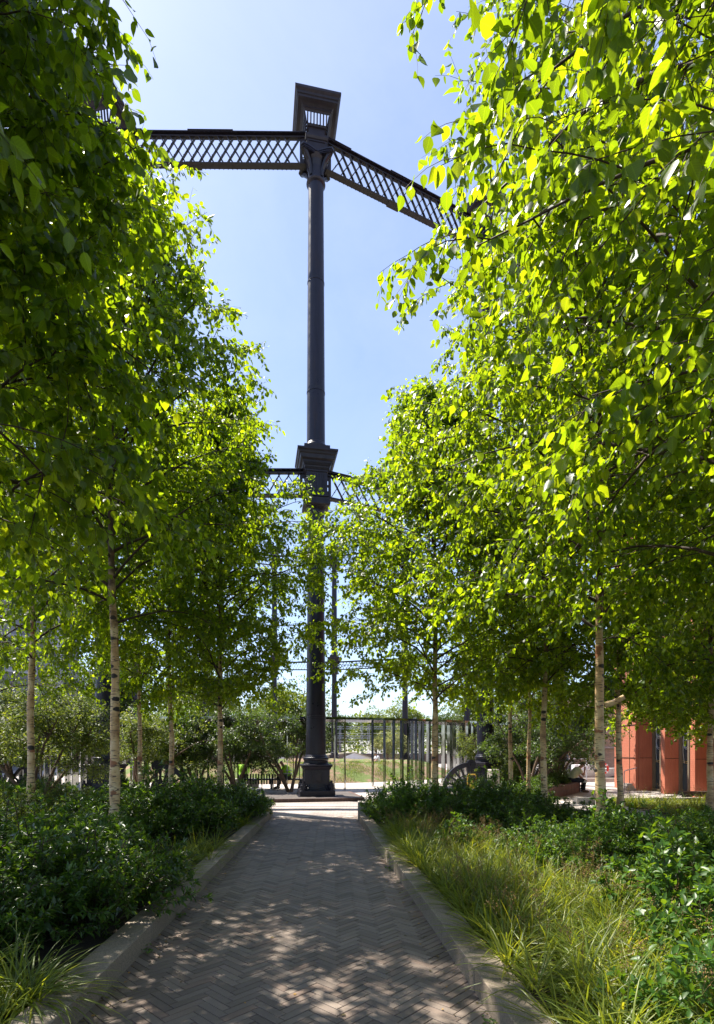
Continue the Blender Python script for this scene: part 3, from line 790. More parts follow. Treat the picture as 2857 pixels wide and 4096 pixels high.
tuft((-2.45, 13.6), 4, .36, 'small sunlit grass tuft at the far end of the left kerb', 7, .010, .14)

# weeds and fallen leaves on the paving
rg = np.random.default_rng(9)
n = 420
y = rg.uniform(2.2, 14, n); side = rg.uniform(0, 1, n)
x = np.array([kx(KL, a) + abs(rg.normal(0, .10)) + .02 if s < .4 else (kx(KR, a) - abs(rg.normal(0, .12)) - .02 if s < .85 else rg.uniform(kx(KL, a), kx(KR, a))) for a, s in zip(y, side)])
p = np.stack([x, y, np.full(n, .006)], 1)
a = rg.uniform(0, 2 * PI, n); ax = np.stack([np.cos(a), np.sin(a), np.zeros(n)], 1)
nr = norm(np.stack([rg.normal(0, .15, n), rg.normal(0, .15, n), np.ones(n)], 1))
o = link('fallen_leaves', leaf_cloud('fallen', p, ax, nr, rg.uniform(.012, .04, n), LEAF_LO), leaf_mat('fallen_leaf', (.20, .15, .06), (.2, .15, .04), .2, .7, .3, veins=False))
tag(o, 'small dry leaves and petals scattered over the brick path', 'leaf litter', kind='stuff')
mbw = []
for i, (yy, s) in enumerate([(3.35, 1), (4.6, -1), (5.6, -1), (7.8, 1), (3.0, -1)]):
    xx = kx(KR, yy) - .04 if s > 0 else kx(KL, yy) + .05
    rg2 = np.random.default_rng(40 + i); n = 26
    pp = np.stack([rg2.normal(0, .035, n), rg2.normal(0, .05, n), rg2.uniform(.005, .04, n)], 1)
    aa = norm(np.stack([rg2.normal(0, 1, n), rg2.normal(0, 1, n), rg2.uniform(0, .5, n)], 1))
    me = leaf_cloud('weed', pp, aa, norm(rg2.normal(0, .3, (n, 3)) + np.array([0, 0, 1.0])), rg2.uniform(.015, .04, n), LEAF_LO)
    o = link('weed', me, M['laurel_and_sunlit_leaf'], None, (xx, yy, 0))
    tag(o, ['nearest little weed at the foot of the right kerb', 'little weed at the left kerb beside the near shrub overhang', 'second little weed further up the left kerb', 'tiny weed up by the curving right kerb', 'little weed at the bottom left corner of the path'][i], 'weed', 'weeds along the kerbs')
# ------------------------------------------------------------------ the gasholder guide frame
CX, CY, CR, T0 = -5.36, 40.54, 21.4, -79.5
def ringpos(k):
    if k == 1: return (5.34, 22.8)
    if k == 2: return (9.95, 27.0)
    if k == 8: return (-2.55, 61.6)
    a = rad(T0 + 20 * k); return (CX + CR * math.cos(a), CY + CR * math.sin(a))
def ringrot(k):
    x, y = ringpos(k); return math.atan2(y - CY, x - CX) + PI / 2

def lathe_mb(prof, seg=40):
    m = MB(); m.lathe(prof, seg); return m
def make_column():
    r = empty('gasholder_column')
    m = MB(); m.sq([(.61, .12), (.61, .30), (.59, .32)]); m.build('base_slab', M['iron'], r, bevel=.008)
    for sx in (-1, 1):
        for sy in (-1, 1):
            m = MB(); m.lathe([(.105, .30), (.105, .50), (.09, .52), (.09, .56)], 16, (sx * .49, sy * .49, 0)); m.lathe([(.045, .56), (.045, .66)], 6, (sx * .49, sy * .49, 0)); m.build('anchor_bolt', M['iron'], r)
    m = MB()
    m.sq([(.50, .32), (.49, .36), (.455, .42), (.445, .50), (.44, .55)], False)
    m.sq([(.44, .55), (.44, 1.02), (.455, 1.05), (.48, 1.08), (.485, 1.11), (.52, 1.15), (.53, 1.16), (.53, 1.20), (.50, 1.215)])
    for s in (0, 1, 2, 3):   # framed panels and sloping webs on each side
        ca, sa = math.cos(s * PI / 2), math.sin(s * PI / 2)
        def P(x, y, z): return (x * ca - y * sa, x * sa + y * ca, z)
        for (a, b) in (((-.20, .60), (.20, .60)), ((-.20, .98), (.20, .98)), ((-.20, .60), (-.20, .98)), ((.20, .60), (.20, .98)), ((-.14, .66), (.14, .66)), ((-.14, .92), (.14, .92)), ((-.14, .66), (-.14, .92)), ((.14, .66), (.14, .92))):
            m.bar(P(a[0], -.445, a[1]), P(b[0], -.445, b[1]), .022, .022)
        for sx in (-1, 1):
            m.bar(P(sx * .36, -.46, .50), P(sx * .44, -.60, .36), .04, .05)
            m.bar(P(sx * .27, -.45, .52), P(sx * .36, -.60, .33), .03, .04)
    m.build('pedestal', M['iron'], r, bevel=.004)
    lathe_mb([(.46, 1.21), (.47, 1.24), (.43, 1.26), (.42, 1.34), (.44, 1.36), (.455, 1.40), (.44, 1.45), (.405, 1.47), (.40, 1.50), (.37, 1.53), (.36, 1.56)]).build('column_base', M['iron'], r, True)
    j = []
    def shaft(z0, z1, ra, rb, joints):
        zs = list(np.linspace(z0, z1, 24)); p = []
        for z in zs: p.append((ra + (rb - ra) * ((z - z0) / (z1 - z0)) ** 1.15, z))
        for zj in joints:
            rj = ra + (rb - ra) * ((zj - z0) / (z1 - z0)) ** 1.15
            p += [(rj, zj - .05), (rj + .012, zj - .045), (rj + .012, zj + .01), (rj - .004, zj + .016), (rj, zj + .03)]
        return sorted(p, key=lambda t: t[1])
    lathe_mb(shaft(1.56, 10.05, .355, .268, [2.9, 6.0, 8.4]), 48).build('lower_shaft', M['iron'], r, True, angle=60)
    m = lathe_mb([(.268, 9.98), (.30, 10.0), (.31, 10.04), (.285, 10.07), (.28, 10.18), (.34, 10.26), (.40, 10.30)])
    m.sq([(.41, 10.27), (.46, 10.30), (.465, 10.42), (.44, 10.44), (.44, 10.50)]); m.build('lower_capital', M['iron_dull'], r, bevel=.004)
    m = MB(); m.sq([(.37, 10.46), (.37, 10.56), (.40, 10.58), (.40, 10.66), (.36, 10.68), (.36, 11.42), (.39, 11.44), (.39, 11.5), (.42, 11.53)])
    for s in range(4):
        ca, sa = math.cos(s * PI / 2), math.sin(s * PI / 2)
        for x in (-.24, -.12, 0, .12, .24): m.bar((x * ca + .365 * sa, x * sa - .365 * ca, 10.72), (x * ca + .365 * sa, x * sa - .365 * ca, 11.38), .05, .03)
    m.build('lower_block', M['iron_dull'], r)
    m = MB(); m.sq([(.40, 11.50), (.43, 11.56), (.44, 11.60), (.47, 11.64), (.50, 11.70), (.50, 11.76), (.58, 11.80), (.60, 11.92), (.64, 11.94), (.66, 12.00), (.70, 12.04), (.70, 12.10)])
    m.sq([(.45, 12.10), (.45, 12.34)]); m.build('lower_cornice', M['iron_dull'], r)
    lathe_mb([(.40, 12.34), (.42, 12.38), (.42, 12.43), (.39, 12.47), (.36, 12.49), (.36, 12.52), (.33, 12.56)]).build('upper_base', M['iron'], r, True)
    lathe_mb(shaft(12.56, 21.75, .325, .268, [14.4, 18.3]), 48).build('upper_shaft', M['iron'], r, True, angle=60)
    # capital: astragal ring, flared bell and a square abacus with hollow sides
    m = lathe_mb([(.268, 21.70), (.315, 21.74), (.34, 21.78), (.335, 21.82), (.28, 21.86), (.262, 21.88), (.265, 22.05), (.29, 22.25), (.34, 22.42), (.42, 22.54)], 40)
    n = 10; A = []
    for s in range(4):
        a = s * PI / 2 - PI / 4 + .08; b = (s + 1) * PI / 2 - PI / 4 - .08
        for i in range(n):
            f = i / (n - 1); th = a + (b - a) * f
            rr = .40 + .36 * abs(2 * f - 1) ** 1.8; A.append((rr * math.cos(th), rr * math.sin(th)))
    for sc, z0, z1 in ((.90, 22.50, 22.53), (.95, 22.53, 22.58), (1.0, 22.58, 22.64)): m.prism([(x * sc, y * sc) for x, y in A], z0, z1)
    for s in range(4):   # corner leaves under the horns
        th = s * PI / 2 + PI / 4; c, d = math.cos(th), math.sin(th)
        pts = [(c * q, d * q, z) for q, z in ((.26, 21.95), (.30, 22.15), (.40, 22.35), (.54, 22.48), (.66, 22.54))]
        m.tube(pts, [.05, .07, .08, .08, .05], 6)
    m.build('upper_capital', M['iron'], r)
    m = MB(); m.sq([(.34, 22.62), (.34, 23.02), (.37, 23.04), (.40, 23.10), (.40, 23.16), (.36, 23.18)], False); m.sq([(.28, 23.16), (.28, 23.48), (.33, 23.50), (.35, 23.56)], False)
    for s in range(4):
        ca, sa = math.cos(s * PI / 2), math.sin(s * PI / 2)
        def P(x, y, z): return (x * ca - y * sa, x * sa + y * ca, z)
        for (a, b) in (((-.3, 22.68), (.3, 22.68)), ((-.3, 22.97), (.3, 22.97)), ((-.3, 22.68), (-.3, 22.97)), ((.3, 22.68), (.3, 22.97))): m.bar(P(a[0], -.345, a[1]), P(b[0], -.345, b[1]), .03, .03)
    m.build('frieze_block', M['iron_dull'], r)
    m = MB()
    for s in range(4):   # open slots: bars between the block and the cornice
        ca, sa = math.cos(s * PI / 2), math.sin(s * PI / 2)
        for i in range(7):
            x = -.33 + i * .11; m.bar((x * ca + .37 * sa, x * sa - .37 * ca, 23.54), (x * ca + .43 * sa, x * sa - .43 * ca, 23.92), .045, .05)
    m.build('slot_bars', M['iron_dull'], r)
    m = MB(); prof = [(.44, 23.86), (.47, 23.90), (.50, 23.92), (.50, 23.96), (.55, 24.00), (.57, 24.01), (.68, 24.04), (.69, 24.10), (.72, 24.12), (.73, 24.18), (.77, 24.22), (.79, 24.24), (.79, 24.32)]
    m.sq(prof, False); m.sq([(.79, 24.32), (.70, 24.32), (.52, 24.05), (.42, 23.94), (.42, 23.86), (.44, 23.86)], False); m.build('upper_cornice', M['iron_dull'], r)
    return r
col0 = make_column()
NG = 'iron columns of the gasholder frame'
info = {0: 'tall black iron gasholder column in the centre, standing at the end of the path',
        1: 'black iron gasholder column with pedestal right of the centre, behind the thin birches',
        -1: 'black iron gasholder column on a panelled pedestal behind the thick peeling birch on the left',
        2: 'dark gasholder column base in deep shade beside the sitting man',
        8: 'thin distant gasholder column just right of the central one',
        9: 'distant gasholder column hidden left of the central one', 7: 'distant gasholder column behind the mirror posts to the right of the central one',
        6: 'distant gasholder column seen between the mirror posts beside the black wheel', 10: 'distant gasholder column behind the left row of birches',
        5: 'distant gasholder column behind the thin right hand birches', 12: 'distant gasholder column furthest left, behind the leaning birch', 11: 'distant gasholder column behind the left birches, second from the far left',
        -2: 'gasholder column beyond the left edge carrying the upper left girder'}
first = True
for k, lab in info.items():
    o = col0 if first else copy_tree(col0)
    first = False
    x, y = ringpos(k); o.location = (x, y, 0); o.rotation_euler = (0, 0, ringrot(k)); tag(o, lab, 'column', NG)

def make_girder(Lg, H, nb):
    r = empty('lattice_girder'); x0, x1 = .36, Lg - .36
    m = MB(); m.box((Lg / 2, 0, H - .03), (x1 - x0, .24, .03)); m.box((Lg / 2, 0, H - .10), (x1 - x0, .03, .12))
    m.box((Lg / 2, 0, H - .005), (1.6, .29, .02)); m.box((x0 + .5, 0, H - .005), (.9, .29, .02))
    for s in (-1, 1): m.box((Lg / 2, s * .04, H - .14), (x1 - x0, .06, .03))
    for i in range(int(Lg / .16)):
        for s in (-1, 1): m.box((x0 + .1 + i * .16, s * .10, H - .055), (.03, .03, .02))
    m.build('top_chord', M['iron_dull'], r)
    m = MB(); m.box((Lg / 2, 0, .03), (x1 - x0, .22, .03)); m.box((Lg / 2, 0, .075), (x1 - x0, .03, .09)); m.box((Lg * .42, 0, .008), (.5, .29, .02))
    for i in range(int(Lg / .16)):
        for s in (-1, 1): m.box((x0 + .1 + i * .16, s * .10, .008), (.026, .026, .016))
    m.build('bottom_chord', M['iron_dull'], r)
    m = MB(); zb, zt = .10, H - .13; dx = (zt - zb) / math.tan(rad(59)); step = .335; x = x0 + .22
    nn = int((x1 - x0 - .44 - dx) / step) + 1; step = (x1 - x0 - .44 - dx) / (nn - 1)
    for i in range(nn):
        a = x0 + .22 + i * step
        m.bar((a, .022, zb), (a + dx, .022, zt), .018, .098, up=(0, 1, 0)); m.bar((a + dx, -.022, zb), (a, -.022, zt), .018, .098, up=(0, 1, 0))
        if i: m.bar((a + dx * .0, .0, zb), (a, .0, zb + .02), .02, .02, up=(0, 1, 0))
    # half bars closing the ends, and rivets where the bars cross
    for i in range(nn):
        for q in (.29, .71): m.box((x0 + .22 + i * step + dx * q, 0, zb + (zt - zb) * q), (.028, .08, .028))
    m.build('lattice', M['iron_dull'], r)
    for xe, s in ((x0, 1), (x1, -1)):
        m = MB()
        m.box((xe + s * .16, 0, (zb + zt) / 2), (.10, .035, zt - zb)); m.box((xe + s * .06, 0, zb + .09), (.12, .035, .18)); m.box((xe + s * .06, 0, zt - .09), (.12, .035, .18)); m.box((xe + s * .06, 0, (zb + zt) / 2), (.12, .035, .07))
        for q in (.25, .55): m.tube([(xe - s * .06, .0, zb + (zt - zb) * q), (xe + s * .12, 0, zb + (zt - zb) * q)], .018, 6)
        m.build('end_plate', M['iron_dull'], r)
    return r
LG = 7.43
gt = make_girder(LG, 1.16, 17); gl = make_girder(LG, .98, 17)
pairs = {(-2, -1): 'beyond the left column', (-1, 0): 'from the central column to the left column', (0, 1): 'running down right from the central column', (1, 2): 'behind the right hand birch crowns',
         (7, 8): 'far across the ring, right of the distant column', (8, 9): 'far across the ring, behind the central column', (9, 10): 'far across the ring behind the left birches', (10, 11): 'far left across the ring, second from the edge', (6, 7): 'far across the ring behind the right hand birches', (11, 12): 'far across the ring at the left edge', (5, 6): 'far right across the ring behind the thin birches'}
ft = fl = True
for (a, b), w in pairs.items():
    for tier in (0, 1):
        src = gl if tier == 0 else gt
        if tier: o = src if ft else copy_tree(src); ft = False
        else: o = src if fl else copy_tree(src); fl = False
        pa, pb = ringpos(a), ringpos(b); d = math.hypot(pb[0] - pa[0], pb[1] - pa[1])
        o.location = (pa[0], pa[1], 22.42 if tier else 10.70); o.rotation_euler = (0, 0, math.atan2(pb[1] - pa[1], pb[0] - pa[0])); o.scale = (d / LG, 1, 1)
        tag(o, ('upper' if tier else 'lower') + ' iron lattice girder ' + w, 'girder', 'lattice girders of the gasholder frame')

# brick plinth round the central column
ca = rad(10.5)
r = empty('column_plinth', (-1.46, 19.5, 0), ca); tag(r, 'low dark brick plinth under the central gasholder column', 'plinth')
m = MB(); m.box((-.35, .15, .055), (3.5, 2.9, .11)); m.build('top_paving', M['plinth_top'], r)
m = MB(); m.box((-.35, -1.36, .058), (3.6, .12, .124)); m.box((1.455, .10, .058), (.12, 2.8, .124)); m.build('brick_edging', M['plinth_brick'], r, bevel=.006)
m = MB(); m.box((0, 0, .115), (1.34, 1.34, .02)); m.build('packing_plate', M['iron'], r)

# ------------------------------------------------------------------ mirror pavilion
pv = empty('mirror_pavilion', (CX, CY, 0)); tag(pv, 'ring shaped pavilion of polished steel posts under a thin canopy inside the frame', 'pavilion')
def arc_box(mb, r0, r1, a0, a1, z0, z1, n):
    for i in range(n):
        t0 = rad(a0 + (a1 - a0) * i / n); t1 = rad(a0 + (a1 - a0) * (i + 1) / n)
        q = [(r0 * math.cos(t0), r0 * math.sin(t0)), (r1 * math.cos(t0), r1 * math.sin(t0)), (r1 * math.cos(t1), r1 * math.sin(t1)), (r0 * math.cos(t1), r0 * math.sin(t1))]
        mb.prism(q, z0, z1)
m = MB(); arc_box(m, 15.7, 17.85, -131, -27, 3.02, 3.12, 60); m.build('canopy', M['mirror'], pv)
post = None
rp = random.Random(4)
def put_post(r_, a):
    global post
    if post is None:
        mm = MB(); mm.box((0, 0, 1.51), (.20, .035, 3.02)); post = mm.build('steel_post', M['mirror'], pv)
        o = post
    else: o = post.copy(); COL.objects.link(o); o.parent = pv
    o.location = (r_ * math.cos(rad(a)), r_ * math.sin(rad(a)), 0); o.rotation_euler = (0, 0, rad(a))
def ang(xD, Y): return math.degrees(math.atan2(Y - CY, at(xD, Y) - CX))
outer = [ang(750, 23.5), ang(775, 23.5)]
a = -66.5
while a < -28: outer.append(a); a += 1.25 + rp.uniform(-.1, .35)
a = -79.0
while a > -131: outer.append(a); a -= 1.35 + rp.uniform(-.1, .8)
inner = [ang(835, 25.8), ang(858, 26.2)]
a = -63.5
while a < -34: inner.append(a); a += 1.6 + rp.uniform(-.1, .6)
a = -77.5
while a > -128: inner.append(a); a -= 2.2 + rp.uniform(-.1, 1.4)
allp = [(17.55, a) for a in outer] + [(15.95, a) for a in inner]
for r_, a in allp[:100]: put_post(r_, a)
print('posts', len(allp))

# ------------------------------------------------------------------ lawn mound
V = []; F = []; nr_, na = 46, 144
rg = np.random.default_rng(12)
def mound(r_, a):
    s = min(1, max(0, (12.8 - r_) / 3.3)); s = s * s * (3 - 2 * s) * .55 + .45 * math.sin(s * PI / 2)
    h = .93 * s
    if r_ < 8.5: h -= .85 * min(1, (8.5 - r_) / 2.5)
    h += (.03 * math.sin(a * 17 + r_ * 2.1) + .03 * math.sin(a * 31 - r_ * 3.3) + .02 * math.sin(a * 53 + r_ * 5)) * s
    return h
for i in range(nr_ + 1):
    r_ = 12.8 * i / nr_
    for j in range(na):
        a = 2 * PI * j / na; V.append((CX + r_ * math.cos(a), CY + r_ * math.sin(a), mound(r_, a) + .012))
for i in range(nr_):
    for j in range(na):
        F.append((i * na + j, (i + 1) * na + j, (i + 1) * na + (j + 1) % na, i * na + (j + 1) % na))
me = bpy.data.meshes.new('lawn'); me.from_pydata(V, [], F); me.update(); me.polygons.foreach_set('use_smooth', [True] * len(F))
tag(link('lawn', me, M['lawn']), kind='structure')
n = 26000
a = rg.uniform(rad(-118), rad(-38), n); r_ = 12.75 - 4.2 * rg.uniform(0, 1, n) ** 1.0
patch = np.sin(a * 23 + 1) * np.sin(r_ * 2.2 + a * 9) + rg.normal(0, .4, n)
keep = patch > -.15; a = a[keep]; r_ = r_[keep]; n = len(a)
z = np.array([mound(q, b) for q, b in zip(r_, a)])
base = np.stack([CX + r_ * np.cos(a), CY + r_ * np.sin(a), z], 1)
Vb, Fb = blades(base, rg.uniform(0, 6.28, n), rg.uniform(.06, .17, n), rg.uniform(0, .9, n), np.full(n, .016), 6, .15, rg)
tag(link('lawn_grass', quad_mesh('lawn_grass', Vb, Fb), M['bright_leaf']), 'short patchy grass covering the round lawn mound', 'grass', kind='stuff')

# ------------------------------------------------------------------ small trees
def make_small_tree(name, seed, H, R, leafL=.10):
    rng = np.random.default_rng(seed); ns = 5
    az = np.arange(ns) * 2 * PI / ns + rng.normal(0, .3, ns); tl = rng.uniform(.18, .5, ns)
    P0 = np.stack([np.cos(az) * .08, np.sin(az) * .08, np.zeros(ns)], 1)
    D = np.stack([np.cos(az) * np.sin(tl), np.sin(az) * np.sin(tl), np.cos(tl)], 1)
    P1 = grow(P0, D, np.full(ns, H * .8), 12, .01, .09, rng); R1 = np.linspace(.065, .018, 12)[None] * np.ones((ns, 1))
    n2 = 15; t2 = rng.uniform(.40, 1, (ns, n2)); B, T_ = sample(P1, t2)
    D2 = side_dirs(T_, rad(58), rng, .35); P2 = grow(B.reshape(-1, 3), D2.reshape(-1, 3), rng.uniform(.4, .85, ns * n2) * R, 8, .04, .1, rng)
    n3 = 7; t3 = rng.uniform(.2, 1, (len(P2), n3)); B3, T3 = sample(P2, t3)
    D3 = side_dirs(T3, rad(50), rng, .5); P3 = grow(B3.reshape(-1, 3), D3.reshape(-1, 3), rng.uniform(.25, .6, len(P2) * n3), 5, .1, .1, rng)
    V1, F1 = tubes(P1, R1, 8); me_t = quad_mesh(name + 't', V1, F1)
    V2, F2 = tubes(P2, np.linspace(.016, .005, 8)[None] * np.ones((len(P2), 1)), 4); V3, F3 = tubes(P3, np.full((len(P3), 5), .004), 3)
    me_b = quad_mesh(name + 'b', np.concatenate([V2, V3]), np.concatenate([F2, F3 + len(V2)]))
    m_ = 40; t = rng.uniform(0, 1, (len(P3), m_)); p, tg = sample(P3, t); p = p.reshape(-1, 3); tg = tg.reshape(-1, 3)
    ax = norm(side_dirs(tg, rad(70), rng, .6) + np.array([0, 0, -.35])); p = p + ax * rng.uniform(0, .16, (len(p), 1))
    me_l = leaf_cloud(name + 'l', p, ax, norm(rng.normal(0, .4, p.shape) + np.array([0, 0, 1.0])), leafL * rng.uniform(.6, 1.2, len(p)), LANCE, np.full(len(p), 1.25))
    return me_t, me_b, me_l
st1 = make_small_tree('st1', 3, 4.3, 1.9); st2 = make_small_tree('st2', 5, 4.6, 2.0)
for i, (x, y, s, rz, mesh, mt, lab) in enumerate([
    (-8.9, 15.2, .95, 0, st1, 'bright_leaf', 'multi-stemmed small tree left of the leaning birch, at the left edge'),  # brighter leaf colour imitates a sunlit crown in this shaded spot
    (-8.7, 22.0, 1.0, 1, st2, 'bright_leaf', 'feathery sunlit small tree hanging over the black left pedestal'),
    (-12.0, 19.5, 1.1, 4, st1, 'bright_leaf', 'sunlit feathery tree far left behind the birches'),
    (-5.0, 22.6, 1.0, 2, st1, 'pinnate_leaf', 'dark multi-stemmed tree with leaning stems left of the central column'),
    (-2.75, 22.5, 1.0, 3.4, st2, 'pinnate_leaf', 'dark small tree touching the central column from the left'),
    (-7.2, 24.5, 1.0, 5, st2, 'laurel_and_sunlit_leaf', 'mid green small tree between the two small birches left of the centre'),
    (6.6, 20.6, 1.0, 1.4, st2, 'pinnate_leaf', 'dark small tree behind the right hand birches beside the low wall'),
    (8.4, 23.6, 1.15, 2.9, st1, 'pinnate_leaf', 'dark spreading tree shading the sitting man'),
    (6.1, 25.0, .8, .4, st1, 'bright_leaf', 'sunlit small tree just right of the black right hand column'),
    (-15.5, 27, 1.3, 2.2, st2, 'pinnate_leaf', 'dark tree in the far left background under the birches')]):
    r = empty('small_tree', (x, y, 0), rz); r.scale = (s, s, s * (.92 if i != 1 else .85)); tag(r, lab, 'tree', 'small feathery trees by the gasholder ring')
    link('trunk', mesh[0], M['dark_trunk'], r); link('branches', mesh[1], M['twig'], r)
    if not mesh[2].materials: mesh[2].materials.append(M[mt])
    o = link('crown', mesh[2], None, r); o.material_slots[0].link = 'OBJECT'; o.material_slots[0].material = M[mt]

def make_far_tree(name, seed, R, H, nl=6000, ll=.26):
    rng = np.random.default_rng(seed); nb_ = 26
    c = rng.normal(0, 1, (nb_, 3)); c = norm(c) * rng.uniform(.25, .85, (nb_, 1)) * np.array([R, R, H * .40]) + np.array([0, 0, H * .62])
    k = rng.integers(0, nb_, nl); d = norm(rng.normal(0, 1, (nl, 3))) * (rng.uniform(.35, 1, (nl, 1)) ** .4) * rng.uniform(.24, .40, nb_)[k][:, None] * R
    p = c[k] + d
    me_l = leaf_cloud(name + 'l', p, norm(d + np.array([0, 0, -.3]) + rng.normal(0, .6, d.shape)), norm(rng.normal(0, .5, d.shape) + np.array([0, 0, 1.0])), ll * rng.uniform(.6, 1.2, nl), LEAF_LO)
    m = MB(); m.tube([(0, 0, -.1), (.05, 0, H * .3), (0, .1, H * .55)], [R * .07, R * .05, R * .03], 8)
    for i in range(5):
        e = c[i]; m.tube([(0, 0, H * .3), tuple(e * .5 + np.array([0, 0, H * .2])), tuple(e)], [R * .03, R * .02, R * .008], 5)
    return m, me_l
fts = []
for s in (1, 2, 3):
    m, l = make_far_tree('ft%d' % s, s, 5.6, 12.5, 9000, .34); t = m.build('trunk', M['dark_trunk']); fts.append((t.data, l)); bpy.data.objects.remove(t)
far_mat = [M['bright_leaf'], M['pinnate_leaf'], M['bright_leaf']]
rp = random.Random(8)
spots = [(-52, 84), (-44, 92), (-36, 80), (-29, 90), (-22, 82), (-15, 92), (-9, 86), (-3, 96), (3, 88), (9, 97), (14, 90), (21, 96), (28, 86), (36, 92), (45, 84), (-19, 68), (-26, 60), (26, 58), (33, 66), (27, 47)]
where = ['at the far left edge', 'second from the far left', 'third from the far left', 'behind the left birches', 'left of the distant sheds', 'above the white cabin', 'left of the central column', 'right behind the central column', 'above the white gabled shed', 'behind the railway masts', 'right of the railway masts',
         'behind the lone right birch', 'behind the black wheel casting', 'behind the low brick wall', 'far right behind the red building', 'inside left behind the ring', 'left beyond the pavilion', 'right behind the pale brick wall', 'beyond the canal on the right', 'beside the pale brick wall']
for i, (x, y) in enumerate(spots):
    t, l = fts[i % 3]; r = empty('background_tree', (x, y, -.08), rp.uniform(0, 6)); s = rp.uniform(.82, 1.12)
    if i in (7, 8, 9, 10): s *= .80
    r.scale = (s, s, s); tag(r, 'leafy background tree ' + where[i], 'tree', 'background trees beyond the ring')
    link('trunk', t, M['dark_trunk'], r)
    if not l.materials: l.materials.append(far_mat[0])
    o = link('crown', l, None, r); o.material_slots[0].link = 'OBJECT'; o.material_slots[0].material = far_mat[i % 3]
# the far wood behind everything
rgw = np.random.default_rng(31); n = 60000; nb_ = 420
cx = rgw.uniform(-110, 110, nb_); cy = rgw.uniform(100, 118, nb_); cz = rgw.uniform(.5, 6.5, nb_) * (1 + .35 * np.sin(cx * .13)) ; cr = rgw.uniform(1.3, 2.8, nb_)
k = rgw.integers(0, nb_, n); d = norm(rgw.normal(0, 1, (n, 3))); p = np.stack([cx[k], cy[k], cz[k]], 1) + d * cr[k][:, None] * rgw.uniform(.5, 1, (n, 1)); p[:, 2] = np.abs(p[:, 2])
o = link('far_wood', leaf_cloud('far_wood', p, norm(d + rgw.normal(0, .6, d.shape)), norm(rgw.normal(0, .5, d.shape) + np.array([0, 0, 1.0])), rgw.uniform(.35, .75, n), LEAF_LO), M['bright_leaf']); tag(o, 'green wood closing the view behind the railway', 'trees', kind='stuff')
# pale blossoming small tree behind the mound
r = empty('blossom_tree', (3.2, 58, 0)); r.scale = (.42, .42, .33); tag(r, 'pale yellow flowering small tree behind the lawn mound', 'tree')
link('trunk', fts[0][0], M['dark_trunk'], r); o = link('crown', fts[0][1], None, r); o.material_slots[0].link = 'OBJECT'; o.material_slots[0].material = M['blossom_leaf']
shrub_mass(SH, [(1.2, 55, .9), (2.0, 55.2, .7)], 'small round bush behind the lawn mound beside the gabled shed', mat=M['bright_leaf'], seed=33, z=0, name='round_bush')
shrub_mass(SH, [(-10.9, 18.4, 1.0), (-9.9, 18.0, .9), (-11.9, 18.6, 1.0)], 'sunlit shrub left of the black left hand pedestal', mat=M['laurel_and_sunlit_leaf'], seed=34, z=0)
shrub_mass(SH, [(-7.0, 17.6, .8), (-5.9, 17.8, .8), (-4.8, 18.2, .7), (-3.9, 18.6, .6)], 'dark low shrubs behind the left bed, left of the brick plinth', mat=M['shrub_leaf'], seed=35, z=0)
shrub_mass(SH, [(6.1, 18.9, .7), (6.8, 20.2, .8), (7.7, 21.6, .8), (8.6, 23.4, .8)], 'shrubs and grasses growing inside the low brick wall', mat=M['shrub_leaf'], seed=36, z=.25)
shrub_mass(SH, [(5.9, 22.8, 1.5), (6.4, 23.4, 1.6)], 'tall sunlit bush right of the black right hand pedestal', mat=M['bright_leaf'], seed=37, z=0)

# ------------------------------------------------------------------ guide wheel castings
def make_wheel():
    r = empty('guide_wheel_casting')
    m = MB(); R0, R1 = 1.16, 1.38; n = 26
    for i in range(n):
        a0 = rad(88 + 96 * i / n); a1 = rad(88 + 96 * (i + 1) / n)
        q = [(R0 * math.cos(a0), R0 * math.sin(a0)), (R1 * math.cos(a0), R1 * math.sin(a0)), (R1 * math.cos(a1), R1 * math.sin(a1)), (R0 * math.cos(a1), R0 * math.sin(a1))]
        vs = [(x, -.06, z) for x, z in q] + [(x, .06, z) for x, z in q]
        m.add(vs, [(0, 1, 2, 3), (7, 6, 5, 4), (0, 4, 5, 1), (1, 5, 6, 2), (2, 6, 7, 3), (3, 7, 4, 0)])
    m.build('curved_rim', M['iron'], r)
    m = MB()
    for a in (96, 112, 128, 144, 160, 176): m.bar((.35 * math.cos(rad(a)), 0, .35 * math.sin(rad(a))), (1.25 * math.cos(rad(a)), 0, 1.25 * math.sin(rad(a))), .09, .10, up=(0, 1, 0))
    for a in range(90, 180, 15): m.bar((.80 * math.cos(rad(a)), 0, .80 * math.sin(rad(a))), (.80 * math.cos(rad(a + 15)), 0, .80 * math.sin(rad(a + 15))), .05, .06, up=(0, 1, 0))
    m.box((-.55, 0, .04), (1.5, .25, .08)); m.build('spoked_web', M['iron'], r)
    m = MB()
    for (cx, cz, rr, w) in ((.06, 1.28, .24, .16), (.02, .34, .30, .14)):
        n = 26
        for y0, y1, ra in ((-w / 2, -w / 2 + .04, rr), (-w / 2 + .04, w / 2 - .04, rr * .82), (w / 2 - .04, w / 2, rr)):
            vs = [(cx + ra * math.cos(2 * PI * i / n), y, cz + ra * math.sin(2 * PI * i / n)) for y in (y0, y1) for i in range(n)]
            m.add(vs, [tuple(range(n)), tuple(range(2 * n - 1, n - 1, -1))] + [(i, n + i, n + (i + 1) % n, (i + 1) % n) for i in range(n)])
        m.box((cx, 0, cz), (.1, w + .14, .1))
    m.build('pulley', M['iron'], r)
    m = MB(); m.bar((.05, 0, 0), (.08, 0, 1.2), .1, .12, up=(0, 1, 0)); m.bar((-.3, .0, 0), (0, 0, 1.1), .06, .08, up=(0, 1, 0)); m.build('bracket', M['iron'], r)
    return r
w0 = make_wheel()
